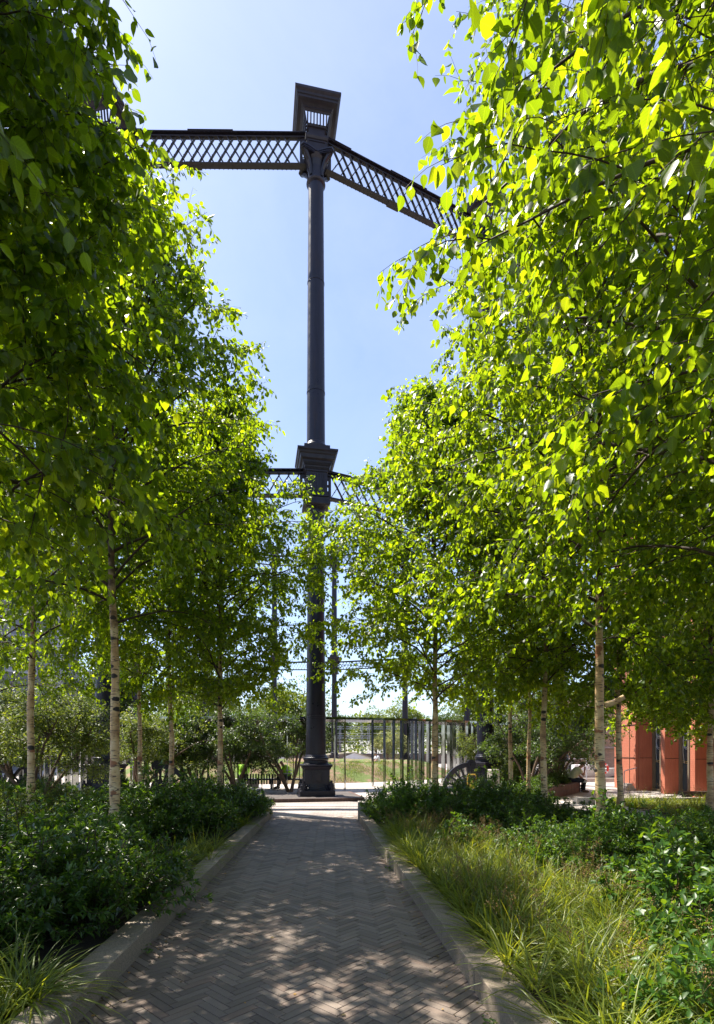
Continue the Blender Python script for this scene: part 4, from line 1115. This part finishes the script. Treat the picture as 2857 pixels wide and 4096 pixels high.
w0.scale = (.84,) * 3; w0.location = (4.6, 22.4, .05); w0.rotation_euler = (0, 0, .15); tag(w0, 'black spoked quarter-wheel casting with pulley beside the right hand column', 'machine casting', 'black guide wheel castings')
w1 = copy_tree(w0); w1.location = (-7.6, 21.0, .05); w1.rotation_euler = (0, 0, PI + .2); tag(w1, 'black spoked casting just right of the black left hand pedestal')
w2 = copy_tree(w0); w2.location = (-12.6, 19.2, .05); w2.scale = (1.15,) * 3; w2.rotation_euler = (0, 0, PI + .1); tag(w2, 'black spoked casting low at the left edge under the trees')
w3 = copy_tree(w0); w3.location = (9.0, 25.2, .05); w3.rotation_euler = (0, 0, .3); tag(w3, 'black casting lost in shade behind the low brick wall')

# ------------------------------------------------------------------ right hand side: wall, red building, canal
def wall_run(name, pts, h, w, mat, label, cat='wall'):
    m = MB()
    for (a, b) in zip(pts[:-1], pts[1:]):
        m.bar((a[0], a[1], h / 2), (b[0], b[1], h / 2), w, h)
    o = m.build(name, mat, bevel=.01); tag(o, label, cat); return o
wall_run('low_brick_wall', [(8.98, 22.5), (8.1, 21.2), (6.9, 19.7), (5.7, 18.6)], .42, .34, M['low_wall'], 'low curved brick planter wall the man is sitting on')

bd = empty('red_building', (12.0, 20, 0)); tag(bd, 'red terracotta clad building with tall fins and narrow windows at the right edge', 'building')
def bpart(m, name, mat, par=bd, **k):
    m.v = [(v[0] - 12.0, v[1] - 20, v[2]) for v in m.v] if par is bd else m.v
    return m.build(name, mat, par, **k)
HB = 13.5
m = MB(); m.box((20.0, 19.0, HB / 2), (14.6, 11, HB)); bpart(m, 'wall', M['terracotta'])
m = MB(); m.box((12.3, 24.2, HB / 2), (1.0, 1.9, HB)); bpart(m, 'perforated_panel', M['terracotta'])
m = MB()
for z in (1.39, 2.80, 5.6, 8.4): m.box((11.79, 24.2, z), (.02, 1.9, .025))
m.box((11.79, 23.75, HB / 2), (.012, .02, HB)); bpart(m, 'panel_joint', M['dark_wood'])
for i in range(6):
    yf = 23.2 - 1.8 * i; xf = 11.93 + .07 * i
    m = MB(); m.box((xf + .33, yf + .14, HB / 2), (.66, .28, HB))
    for k in range(6): m.bar((xf + .10 + k * .095, yf - .004, .0), (xf + .10 + k * .095, yf - .004, HB), .04, .012, up=(0, 1, 0))
    bpart(m, 'fin', M['terracotta'])
    m = MB()
    for z in (1.39, 2.80, 5.6, 8.4): m.box((xf + .33, yf - .012, z), (.62, .012, .02))
    bpart(m, 'fin_joint', M['dark_wood'])
    m = MB(); m.box((xf + .69, yf - .72, HB / 2), (.06, 1.5, HB)); gl_ = m
    g_ = bpart(m, 'window', M['dark_glass'])
    m = MB()
    for yy in (yf - .02, yf - .62, yf - 1.3): m.box((xf + .60, yy, HB / 2), (.12, .09, HB))
    m.box((xf + .6, yf - .7, .05), (.14, 1.4, .1)); m.v = [(v[0] - 12, v[1] - 20, v[2]) for v in m.v]; m.build('mullion', M['bronze'], bd)
    m = MB(); xg = xf + .645
    for cy0 in (yf - .32, yf - .95):
        for rr in (.16, .20):
            for cz in (2.05, 2.5):
                pts = [(xg, cy0 + rr * math.cos(t), cz + rr * 1.5 * math.sin(t)) for t in np.linspace(0, 2 * PI, 25)]
                m.tube(pts, .008, 4)
        m.tube([(xg, cy0 - .2, 1.9), (xg, cy0 - .2, 1.6), (xg, cy0 - .12, 1.2)], .008, 4); m.tube([(xg, cy0 + .2, 1.9), (xg, cy0 + .2, 1.6), (xg, cy0 + .12, 1.2)], .008, 4)
    m.v = [(v[0] - 12, v[1] - 20, v[2]) for v in m.v]; m.build('window_decal', M['decal_white'], bd)
    m = MB()
    for cz in (1.30, 1.24): m.tube([(xg, yf - .1, cz), (xg, yf - .7, cz - .06), (xg, yf - 1.25, cz)], .008, 4)
    m.v = [(v[0] - 12, v[1] - 20, v[2]) for v in m.v]; m.build('window_decal', M['decal_ochre'], bd)
m = MB()
for k in range(3): m.box((11.55, 23.45 + .0 * k, .05 + .1 * k), (.5 - .15 * k, .5, .1))
o = m.build('entrance_steps', M['granite_pale']); tag(o, 'short pale steps against the corner of the red building', 'steps')
m = MB(); m.tube([(11.15, 22.9, 0), (11.15, 22.9, .82), (11.2, 22.9, .86), (11.7, 22.95, .98)], .02, 8); o = m.build('handrail', M['grey_steel']); tag(o, 'thin pale metal handrail at the steps of the red building', 'handrail')
r = empty('timber_bench', (12.3, 18.9, 0), .03); tag(r, 'long low dark timber bench in front of the red building', 'bench')
m = MB(); m.box((.3, 0, .22), (2.9, .45, .14)); m.build('seat', M['dark_wood'], r, bevel=.01)
for x in (-.95, .3, 1.5): m = MB(); m.box((x, 0, .075), (.14, .38, .15)); m.build('leg', M['dark_wood'], r)

o = sheet('canal_water', [(7.5, 30.0), (40, 30.0), (40, 36), (7.5, 36)], .02, M['water'])
m = MB(); m.box((19, 29.85, .10), (23, .35, .2)); o = m.build('canal_coping', M['granite_pale']); tag(o, 'pale stone coping along the near bank of the canal', 'coping')
r = empty('brick_warehouse', (20.5, 37, 0)); tag(r, 'sunlit pale yellow brick wall with string course beyond the canal', 'building')
m = MB(); m.box((-1.2, 0, 2.6), (13, .6, 5.2)); m.build('wall', M['stock_brick'], r)
m = MB(); m.box((-1.2, -.34, 1.9), (13, .1, .12)); m.box((-1.2, -.34, 2.7), (13, .1, .1)); m.build('string_course', M['granite_pale'], r)
m = MB()
for x in (-2.2, 1.2, 5): m.box((x, -.38, 2.4), (.45, .2, 4.8))
m.build('pier', M['stock_brick'], r)
m = MB(); m.box((-1.2, -.32, .25), (13, .06, .5)); m.build('dark_footing', M['dark_wood'], r)
# boat
r = empty('small_boat', (13.3, 30.9, .0), .05); tag(r, 'small white moored boat on the canal behind the sitting man', 'boat')
V = []; n = 9
for i in range(n):
    f = i / (n - 1); w = .55 * math.sin(min(1, (1 - f) * 1.8 + .02) * PI / 2) + .02; x = -1.6 + 3.0 * f
    V += [(x, -w, .62 + .10 * f), (x, -w * .75, .10 + .25 * f ** 3), (x, w * .75, .10 + .25 * f ** 3), (x, w, .62 + .10 * f)]
F = [(4 * i + j, 4 * i + 4 + j, 4 * i + 5 + j, 4 * i + 1 + j) for i in range(n - 1) for j in range(3)] + [(0, 1, 2, 3)]
F += [(4 * i, 4 * i + 3, 4 * i + 7, 4 * i + 4) for i in range(n - 1)]
m = MB(); m.add(V, F); m.build('hull', M['boat_hull'], r, True)
m = MB(); m.box((-.6, 0, .78), (1.3, .7, .24)); m.build('cabin_top', M['white_paint'], r, bevel=.02)
# lifebuoy on a pole
r = empty('lifebuoy_post', (13.05, 29.2, 0)); tag(r, 'red lifebuoy hanging on a dark post by the canal edge', 'lifebuoy post')
m = MB(); m.box((0, 0, .75), (.09, .09, 1.5)); m.build('post', M['iron'], r)
m = MB(); m.tube([(.26 * math.cos(t), -.09, .75 + .26 * math.sin(t)) for t in np.linspace(0, 2 * PI, 25)], .06, 8); m.build('ring', M['red'], r, True)
m = MB()
for t in (PI / 4, 3 * PI / 4, 5 * PI / 4, 7 * PI / 4): m.tube([(.26 * math.cos(t + q), -.09, .75 + .26 * math.sin(t + q)) for q in (-.15, 0, .15)], .065, 8)
m.build('band', M['white_paint'], r, True)
# thin rail on the bank
r = empty('bank_railing', (10.8, 29.4, 0)); tag(r, 'thin grey square railing on the canal bank left of the sitting man', 'railing')
m = MB(); m.tube([(0, 0, 0), (0, 0, 1.25), (1.5, 0, 1.25), (1.5, 0, 0)], .03, 6); m.tube([(0, 0, .65), (1.5, 0, .65)], .02, 6); m.build('rail', M['grey_steel'], r)

# granite post and yellow stand by the right hand column
m = MB(); m.sq([(.15, 0), (.15, 1.02), (.135, 1.05)]); o = m.build('granite_post', M['granite_pale'], None, bevel=.008); o.location = (4.72, 19.0, 0); o.rotation_euler = (0, 0, .4)
tag(o, 'square pale granite post in front of the black right hand pedestal', 'stone post')
r = empty('yellow_stand', (4.02, 19.2, 0)); tag(r, 'small yellow framed stand sign among shrubs by the right hand column', 'stand sign')
m = MB(); m.tube([(-.15, 0, 0), (-.15, 0, .80), (-.11, 0, .86), (.11, 0, .86), (.15, 0, .80), (.15, 0, 0)], .022, 8); m.tube([(-.15, 0, .18), (.15, 0, .18)], .02, 6); m.build('frame', M['yellow'], r, True)
m = MB(); m.box((0, 0, .40), (.16, .03, .26)); m.lathe([(.0, .53), (.06, .55), (.07, .60), (.05, .65), (0, .66)], 12, (0, 0, 0), False); m.box((-.07, 0, .24), (.05, .03, .14)); m.box((.07, 0, .24), (.05, .03, .14)); m.build('figure_panel', M['yellow'], r)
m = MB(); m.box((0, 0, .62), (.27, .012, .36)); m.build('backing', M['dark_wood'], r)

# ------------------------------------------------------------------ far background
r = empty('gabled_shed', (-1.6, 65, -.08)); tag(r, 'low white boarded shed with a gabled felt roof behind the lawn mound', 'shed')
m = MB(); m.add([(.0, 0, 0), (3.4, 0, 0), (3.4, 0, .80), (1.3, 0, 1.5), (.0, 0, 1.0), (0, 4, 0), (3.4, 4, 0), (3.4, 4, .80), (1.3, 4, 1.5), (0, 4, 1.0)], [(0, 1, 2, 3, 4), (9, 8, 7, 6, 5), (0, 4, 9, 5), (1, 6, 7, 2)])
for i in range(8): m.box((1.7, -.012, .12 + .1 * i), (3.36, .02, .02))
m.build('wall', M['white_paint'], r)
m = MB(); m.bar((3.6, -.15, .78), (1.3, -.15, 1.56), .1, .08, up=(0, 1, 0)); m.add([(3.65, -.2, .74), (3.65, 4.2, .74), (1.3, 4.2, 1.53), (1.3, -.2, 1.53), (3.65, -.2, .80), (3.65, 4.2, .80), (1.3, 4.2, 1.60), (1.3, -.2, 1.60)], [(0, 1, 2, 3), (4, 7, 6, 5), (0, 3, 7, 4), (1, 5, 6, 2), (0, 4, 5, 1)])
m.add([(-3.2, -.1, .9), (-3.2, 4.2, .9), (1.3, 4.2, 1.52), (1.3, -.1, 1.52), (-3.2, -.1, 1.2), (-3.2, 4.2, 1.3), (1.3, 4.2, 1.6), (1.3, -.1, 1.6)], [(0, 1, 2, 3), (4, 7, 6, 5), (0, 3, 7, 4), (0, 4, 5, 1)]); m.build('roof', M['felt'], r)
m = MB(); m.box((1.4, -.03, .35), (2.4, .04, .6)); m.build('door', M['dark_wood'], r)
r = empty('site_cabin', (-13, 66, -.08)); tag(r, 'low white cabin with flat beige roof behind the mound on the left', 'cabin')
m = MB(); m.box((1.8, 1, .55), (4.2, 3, 1.1)); m.build('wall', M['white_paint'], r); m = MB(); m.box((1.8, 1, 1.22), (4.5, 3.3, .24)); m.build('roof', M['felt'], r)
for x in (.6, 1.9, 3.2): m = MB(); m.box((x, -.52, .55), (.04, .04, 1.0)); m.build('panel_joint', M['slate'], r)
r = empty('viaduct_wall', (0, 74, -.08)); tag(r, 'long low brown brick wall with coping behind the sheds', 'wall')
m = MB(); m.box((0, 0, .62), (110, .6, 1.25)); m.build('brickwork', M['viaduct_brick'], r); m = MB(); m.box((0, 0, 1.31), (110, .75, .12)); m.build('coping', M['slate'], r)
# railway masts
def make_mast():
    r = empty('railway_mast'); m = MB(); w = .16
    for sx in (-1, 1): m.bar((sx * w, 0, 0), (sx * w, 0, 7.2), .07, .07)
    m.build('legs', M['grey_steel'], r); m = MB()
    for i in range(18):
        s = 1 if i % 2 else -1; m.bar((-s * w, 0, .4 * i), (s * w, 0, .4 * i + .4), .04, .04, up=(0, 1, 0))
    m.build('lacing', M['grey_steel'], r); return r
ms = make_mast()
for i, (xd, Y, s) in enumerate([(762, 84, .78), (811, 84, .80), (826, 80, .78), (851, 88, 1.0), (879, 84, .92), (930, 90, 1.0), (700, 86, .9)]):
    o = ms if i == 0 else copy_tree(ms)
    o.location = (at(xd, Y), Y, -.08); o.scale = (s, s, s); tag(o, ['leftmost grey lattice railway mast beside the central column', 'grey lattice railway mast above the gabled shed', 'shorter grey railway mast right of the shed roof', 'tall grey lattice railway mast in the middle of the portal', 'grey railway mast at the right end of the portal', 'far grey railway mast seen between the mirror posts', 'grey railway mast hidden behind the central column'][i], 'railway mast', 'grey lattice masts of the railway')
r = empty('railway_portal', (2, 84, 0)); tag(r, 'grey latticed overhead railway portal beams', 'portal')
m = MB()
for z in (3.6, 5.0):
    for dz in (0, .35): m.bar((-5, 0, z + dz), (9, 0, z + dz), .07, .07)
    for i in range(34): m.bar((-5 + i * .41, 0, z), (-5 + (i + 1) * .41, 0, z + .35), .035, .035, up=(0, 1, 0))
m.build('beam', M['grey_steel'], r)
m = MB()
for z in (2.0, 2.6, 3.1, 4.3): m.tube([(-14, 0, z), (0, 0, z - .06), (16, 0, z)], .018, 3)
o = m.build('overhead_wires', M['grey_steel'], None, loc=(0, 82, 0)); tag(o, 'thin overhead railway wires strung between the grey masts', 'wires')

# apartments inside a grey gasholder frame, far left
ap = empty('gasholder_apartments', (-35.5, 52, 0)); tag(ap, 'cylindrical apartment block wrapped in a grey gasholder frame at the left edge', 'building')
m = MB(); m.lathe([(8.2, 0), (8.2, 24)], 48); m.build('wall', simple('grey_cladding', (.22, .23, .25), .5, .1, 1), ap)
m = MB()
for i in range(8): m.lathe([(8.45, 2.9 * i + 2.6), (8.45, 2.9 * i + 2.9)], 48, (0, 0, 0), False)
m.build('floor_band', M['grey_steel'], ap)
for k in range(14):
    a = 2 * PI * k / 14
    m = MB(); m.lathe([(.45, 0), (.45, .6), (.36, .7), (.33, 7.8), (.5, 8), (.5, 8.6), (.31, 8.8), (.29, 16), (.48, 16.2), (.48, 16.8), (.28, 17), (.26, 25), (.5, 25.4), (.5, 26)], 14, (11 * math.cos(a), 11 * math.sin(a), 0)); m.build('column', M['grey_steel'], ap, True)
for z in (8.1, 16.3, 25.0):
    m = MB()
    for k in range(14):
        a, b = 2 * PI * k / 14, 2 * PI * (k + 1) / 14
        p, q = (11 * math.cos(a), 11 * math.sin(a)), (11 * math.cos(b), 11 * math.sin(b))
        for dz in (0, .9): m.bar((*p, z + dz), (*q, z + dz), .16, .12)
        for i in range(9):
            f, g = i / 9, (i + 1) / 9
            A_ = [p[j] + (q[j] - p[j]) * f for j in (0, 1)]; B_ = [p[j] + (q[j] - p[j]) * g for j in (0, 1)]
            m.bar((*A_, z), (*B_, z + .9), .04, .06); m.bar((*A_, z + .9), (*B_, z), .04, .06)
    m.build('ring_girder', M['grey_steel'], ap)

# ------------------------------------------------------------------ slatted bench in the ring
r = empty('slatted_bench', (-3.3, 24.4, 0), .0); tag(r, 'black bench with upright slats seen through the mirror posts left of the column', 'bench')
m = MB()
for k in range(17): m.box((-1.75 + k * .12, -.24, .44), (.06, .03, .46))
m.build('backrest', M['black_wood'], r)
m = MB(); m.box((-.45, 0, .42), (3.0, .46, .06)); m.build('seat', M['black_wood'], r)
for x in (-1.8, -.5, .9): m = MB(); m.box((x, 0, .20), (.05, .4, .40)); m.build('leg', M['black_wood'], r)

# ------------------------------------------------------------------ people
def skin_obj(name, verts, edges, radii, mat, parent, root=0, sub=2):
    me = bpy.data.meshes.new(name); me.from_pydata(verts, edges, []); me.update()
    o = link(name, me, mat, parent)
    md = o.modifiers.new('skin', 'SKIN'); md.use_smooth_shade = True; md.branch_smoothing = .6
    sv = me.skin_vertices[0].data if len(me.skin_vertices) else None
    if sv is None:
        bpy.context.view_layer.objects.active = o
        raise RuntimeError('no skin layer')
    for i, q in enumerate(radii): sv[i].radius = (q, q) if not hasattr(q, '__len__') else q; sv[i].use_root = (i == root)
    s = o.modifiers.new('s', 'SUBSURF'); s.levels = sub; s.render_levels = sub
    return o
def tube_cloth(name, chains, mat, parent):
    m = MB()
    for pts, rr in chains: m.tube(pts, rr, 14)
    return m.build(name, mat, parent, True, angle=80)
def sitting(name, loc, rz, label, J, mats, hair='hair', scale=1.0, extra=None):
    """J: joints in the person's own frame, facing +x. Body is one skinned mesh."""
    r = empty(name, loc, rz); r.scale = (scale,) * 3; tag(r, label, 'person')
    names = [k for k in J if k != 'face']
    E = [('pel', 'bel'), ('bel', 'che'), ('che', 'nec'), ('nec', 'hea'), ('hea', 'top')]
    for s in 'lr': E += [('che', 'sh' + s), ('sh' + s, 'el' + s), ('el' + s, 'wr' + s), ('wr' + s, 'pa' + s), ('pel', 'hi' + s), ('hi' + s, 'kn' + s), ('kn' + s, 'an' + s), ('an' + s, 'to' + s)]
    rad_ = dict(pel=.135, bel=.13, che=.145, nec=.055, hea=.088, top=.07)
    for s in 'lr': rad_.update({'sh' + s: .06, 'el' + s: .042, 'wr' + s: .028, 'pa' + s: .036, 'hi' + s: .09, 'kn' + s: .06, 'an' + s: .038, 'to' + s: .034})
    V = [J[n] for n in names]; ed = [(names.index(a), names.index(b)) for a, b in E]; R = [rad_[n] for n in names]
    for s in 'lr':   # five fingers rooted inside the palm
        w = Vector(J['wr' + s]); p = Vector(J['pa' + s]); d = (p - w).normalized(); sd = d.cross(Vector((0, 0, 1)));
        if sd.length < .1: sd = Vector((0, 1, 0))
        sd.normalize(); nn = d.cross(sd).normalized(); pi = names.index('pa' + s)
        for k, (off, ln) in enumerate(((-.030, .062), (-.010, .075), (.010, .078), (.030, .066))):
            a = p + sd * off + d * .03; b = a + d * ln * .5 + nn * .012 * (1 if nn.z < 0 else -1); c = b + d * ln * .3 + nn * .030 * (1 if nn.z < 0 else -1)
            i0 = len(V); V += [tuple(a), tuple(b), tuple(c)]; R += [.010, .009, .007]; ed += [(pi, i0), (i0, i0 + 1), (i0 + 1, i0 + 2)]
        a = w + d * .02 + sd * .035; b = a + sd * .02 + d * .035; i0 = len(V); V += [tuple(a), tuple(b)]; R += [.011, .009]; ed += [(pi, i0), (i0, i0 + 1)]
    skin_obj('body', V, ed, R, M['skin'], r, names.index('pel'))
    h = Vector(J['hea']); up = (Vector(J['top']) - h).normalized(); f = Vector(J['face']) if 'face' in J else Vector((1, 0, -.2)); f.normalize()
    return r, h, up, f
def face_hair(r, h, up, f, hairmat, full=True):
    sd = up.cross(f).normalized()
    m = MB()   # nose, ears, eyes
    m.bar(tuple(h + f * .085 + up * .01), tuple(h + f * .118 - up * .025), .022, .02)
    for s in (-1, 1): m.bar(tuple(h + sd * s * .088 + up * .012), tuple(h + sd * s * .092 - up * .04), .012, .032)
    m.build('nose_and_ears', M['skin'], r, bevel=.004)
    m = MB()
    for s in (-1, 1): m.lathe([(0, -.008), (.011, 0), (0, .008)], 8, tuple(h + f * .086 + sd * s * .032 + up * .012), False)
    m.bar(tuple(h + f * .088 - up * .055 - sd * .022), tuple(h + f * .088 - up * .055 + sd * .022), .008, .008)
    m.build('eyes_and_mouth', M['hair'], r)
    if hairmat:
        V = []; F = []; n = 14; rg3 = np.random.default_rng(2)
        for i in range(8):
            th = rad(4 + i * 13)
            for j in range(n):
                ph = 2 * PI * j / n; d = up * math.cos(th) + (sd * math.sin(ph) + f * math.cos(ph)) * math.sin(th)
                lim = 1.0 if d.dot(f) < .35 or i < 4 else .80
                V.append(tuple(h + up * .035 + d * (.112 + rg3.normal(0, .003)) * lim))
        for i in range(7):
            for j in range(n): F.append((i * n + j, i * n + (j + 1) % n, (i + 1) * n + (j + 1) % n, (i + 1) * n + j))
        F.append(tuple(range(n - 1, -1, -1)))
        m = MB(); m.add(V, F); m.build('hair', hairmat, r, True, angle=80)
def base_joints(lean=.25, seat=.46):
    J = dict(pel=(0, 0, seat + .10), bel=(.03 + lean * .15, 0, seat + .26), che=(.02 + lean * .42, 0, seat + .44), nec=(.03 + lean * .62, 0, seat + .58), hea=(.08 + lean * .78, 0, seat + .68), top=(.09 + lean * .84, 0, seat + .78))
    for s, g in (('l', 1), ('r', -1)):
        J['sh' + s] = (J['che'][0] + .02, g * .18, seat + .50); J['hi' + s] = (.04, g * .09, seat + .09)
        J['kn' + s] = (.46, g * .13, seat + .06); J['an' + s] = (.44, g * .12, .09); J['to' + s] = (.58, g * .13, .04)
        J['el' + s] = (J['che'][0] + .14, g * .22, seat + .26); J['wr' + s] = (.40, g * .15, seat + .18); J['pa' + s] = (.47, g * .13, seat + .16)
    return J
def legs_cloth(r, J, mat, cuff=None):
    ch = []
    for s in 'lr': ch.append(([J['hi' + s], J['kn' + s]], [.115, .085])); 
    m = MB()
    for s in 'lr':
        hp, k, a = [np.array(J[q + s]) for q in ('hi', 'kn', 'an')]
        hp2 = np.array([J['pel'][0] - .10, hp[1], hp[2]])
        m.tube([hp2, hp, (hp + k) / 2, k + (-.03, 0, .01), k + (.015, 0, -.06), (k + a) / 2, a + (0, 0, .02)], [.11, .125, .105, .088, .078, .068, .062], 14)
    m.tube([(J['pel'][0] - .1, -.17, J['pel'][2] - .02), (J['pel'][0] - .02, 0, J['pel'][2] - .01), (J['pel'][0] - .1, .17, J['pel'][2] - .02)], [.09, .15, .09], 14)
    m.build('trousers', mat, r, True, angle=80)
    m = MB()
    for s in 'lr':
        a, t = np.array(J['an' + s]), np.array(J['to' + s]); m.tube([a + (-.05, 0, -.035), a + (0, 0, -.03), (a + t) / 2 + (0, 0, -.005), t + (.03, 0, .005), t + (.06, 0, 0)], [.035, .052, .052, .044, .02], 12)
    m.build('boots', M['boot'], r, True, angle=80)
def torso_cloth(r, J, mat, name='shirt', sleeves=.5, grow_=0.0):
    m = MB(); P = [np.array(J[k]) for k in ('pel', 'bel', 'che', 'nec')]
    pts = [P[0] + (-.01, 0, .0), P[1] + (-.01, 0, -.04), P[1] + (0, 0, .04), P[2] + (-.01, 0, 0), P[2] * .5 + P[3] * .5, P[3] + (0, 0, -.015)]
    V, F = tubes(np.array([pts]), np.array([[.155, .155, .16, .175, .15, .07]]) + grow_, 20)
    c = np.repeat(np.array(pts), 20, axis=0); d = V - c; d[:, 1] *= 1.22; V = c + d
    m.add(V.tolist(), F.tolist())
    for s in 'lr':
        a, b, w = [np.array(J[q + s]) for q in ('sh', 'el', 'wr')]; g = 1 if s == 'l' else -1
        pts = [np.array(J['che']) + (0, g * .08, .06), a, a + (b - a) * .5, a + (b - a) * min(1, sleeves)]
        m.tube(pts, [.09, .083 + grow_, .07 + grow_, .062 + grow_], 12)
        if sleeves > 1: m.tube([a + (b - a) * .95, b, b + (w - b) * .9], [.06, .055, .042], 12)
    return m.build(name, mat, r, True, angle=80)
# man on the low wall: bent forward, hand to his face, facing right
J = base_joints(.62, .42)
J['hea'] = (.42, 0, 1.10); J['top'] = (.48, 0, 1.19); J['nec'] = (.31, 0, 1.02); J['che'] = (.20, 0, .86); J['bel'] = (.09, 0, .68); J['face'] = (.75, 0, -.66)
J['shl'] = (.24, .18, .92); J['shr'] = (.25, -.18, .92)
J['elr'] = (.42, -.20, .68); J['wrr'] = (.48, -.09, .90); J['par'] = (.50, -.05, .98); J['ell'] = (.36, .20, .66); J['wrl'] = (.52, .12, .50); J['pal'] = (.56, .06, .49)
r, h, up, f = sitting('person', (8.72, 22.30, 0), -.12, 'man in a yellow and white t-shirt sitting bent forward on the low brick wall', J, None)
face_hair(r, h, up, f, M['hair']); legs_cloth(r, J, M['navy']); torso_cloth(r, J, M['cream_cloth'], 't_shirt', .55)
m = MB()
for s in 'lr': m.lathe([(.092, -.05), (.094, 0), (.09, .03)], 16, (J['kn' + s][0] + .0, J['kn' + s][1], J['kn' + s][2] - .02), False)
m.build('knee_bands', M['reflect'], r)
# worker on the bench in a green vest facing left
J = base_joints(.30, .46); J['face'] = (1, 0, -.25)
r, h, up, f = sitting('person', (-3.05, 24.4, 0), PI, 'bald worker in a green high visibility vest sitting on the black bench', J, None)
face_hair(r, h, up, f, None); legs_cloth(r, J, M['khaki']); torso_cloth(r, J, M['shirt'], 'shirt', .5); torso_cloth(r, J, M['hivis'], 'vest', .12, .018)
m = MB()
for z in (.66, .80): m.lathe([(.225, z), (.225, z + .05)], 20, (J['bel'][0] - .01, 0, 0), False)
m.build('reflective_bands', M['reflect'], r)
# second worker seen from behind
J = base_joints(.25, .46); J['face'] = (1, 0, -.2)
r, h, up, f = sitting('person', (-5.15, 25.0, 0), PI / 2 + .3, 'worker in a bright green jacket seen from behind, sitting left of the bench', J, None)
face_hair(r, h, up, f, M['hair']); legs_cloth(r, J, M['navy']); torso_cloth(r, J, M['hivis'], 'jacket', 1.2, .02)
m = MB(); m.box((0, 0, .21), (.5, 1.3, .42)); o = m.build('stone_seat', M['granite_pale'], bevel=.02, loc=(-5.15, 25.0, 0)); o.rotation_euler = (0, 0, PI / 2 + .3); tag(o, 'pale stone seat block under the worker in the green jacket', 'stone seat')
# person beyond the mound
J = base_joints(.2, .46); J['face'] = (1, 0, 0)
r, h, up, f = sitting('person', (1.5, 38.5, .72), PI + .4, 'person in a white top sitting low behind the grass mound, head showing', J, None)
r.location.z = mound(math.hypot(1.5 - CX, 38.5 - CY), math.atan2(38.5 - CY, 1.5 - CX)) - .15
face_hair(r, h, up, f, M['grey_hair']); legs_cloth(r, J, M['navy']); torso_cloth(r, J, M['white_paint'], 'shirt', .6)

# ------------------------------------------------------------------ camera and light
cam = bpy.data.cameras.new('camera'); co = bpy.data.objects.new('camera', cam); COL.objects.link(co); SC.camera = co
co.location = (0, 0, CAMZ); co.rotation_euler = (PI / 2, 0, 0)
cam.sensor_width = 36; cam.sensor_fit = 'AUTO'; cam.lens = 36 * F_PX / 2295.0
cam.shift_y = (HZ - 2295 / 2) / 2295; cam.shift_x = 0.0; cam.clip_start = .05; cam.clip_end = 2000

AZ, EL = rad(-55), rad(60)
w = bpy.data.worlds.new('World'); SC.world = w; w.use_nodes = True
nt = w.node_tree; nt.nodes.clear(); out = nt.nodes.new('ShaderNodeOutputWorld'); bg = nt.nodes.new('ShaderNodeBackground')
sky = nt.nodes.new('ShaderNodeTexSky'); sky.sky_type = 'NISHITA'; sky.sun_disc = False; sky.sun_elevation = EL; sky.sun_rotation = AZ; sky.air_density = 1.0; sky.dust_density = .6; sky.ozone_density = 2.6; sky.altitude = 30
bg.inputs[1].default_value = .095
# thin high wisps of cirrus
tc = nt.nodes.new('ShaderNodeTexCoord'); mp = nt.nodes.new('ShaderNodeMapping'); mp.inputs['Scale'].default_value = (2.2, 2.2, 5.0); nt.links.new(tc.outputs['Generated'], mp.inputs[0])
no = nt.nodes.new('ShaderNodeTexNoise'); no.inputs['Scale'].default_value = 1.3; no.inputs['Detail'].default_value = 8; no.inputs['Roughness'].default_value = .62; no.inputs['Distortion'].default_value = .8; nt.links.new(mp.outputs[0], no.inputs['Vector'])
rm = nt.nodes.new('ShaderNodeMapRange'); rm.inputs['From Min'].default_value = -.15; rm.inputs['From Max'].default_value = .95; rm.inputs['To Max'].default_value = .22; nt.links.new(no.outputs['Fac'], rm.inputs['Value'])
mxc = nt.nodes.new('ShaderNodeMix'); mxc.data_type = 'RGBA'; nt.links.new(rm.outputs[0], mxc.inputs[0]); nt.links.new(sky.outputs[0], mxc.inputs[6]); mxc.inputs[7].default_value = (6.6, 6.7, 9.8, 1)
nt.links.new(mxc.outputs[2], bg.inputs[0]); nt.links.new(bg.outputs[0], out.inputs[0])

sl = bpy.data.lights.new('sun', 'SUN'); so = bpy.data.objects.new('sun', sl); COL.objects.link(so)
sl.energy = 5.0; sl.angle = rad(.53); sl.color = (1.0, .93, .82)
dirv = Vector((math.sin(AZ) * math.cos(EL), math.cos(AZ) * math.cos(EL), math.sin(EL)))
so.rotation_euler = (-dirv).to_track_quat('-Z', 'Y').to_euler(); so.location = (-20, 20, 40)

SC.view_settings.view_transform = 'Standard'; SC.view_settings.look = 'None'; SC.view_settings.exposure = 1.3; SC.view_settings.gamma = 1.0
SC.cycles.max_bounces = 10; SC.cycles.diffuse_bounces = 3; SC.cycles.transmission_bounces = 6; SC.cycles.glossy_bounces = 4; SC.cycles.transparent_max_bounces = 4
SC.cycles.use_denoising = True
SC.cycles.sample_clamp_indirect = 6
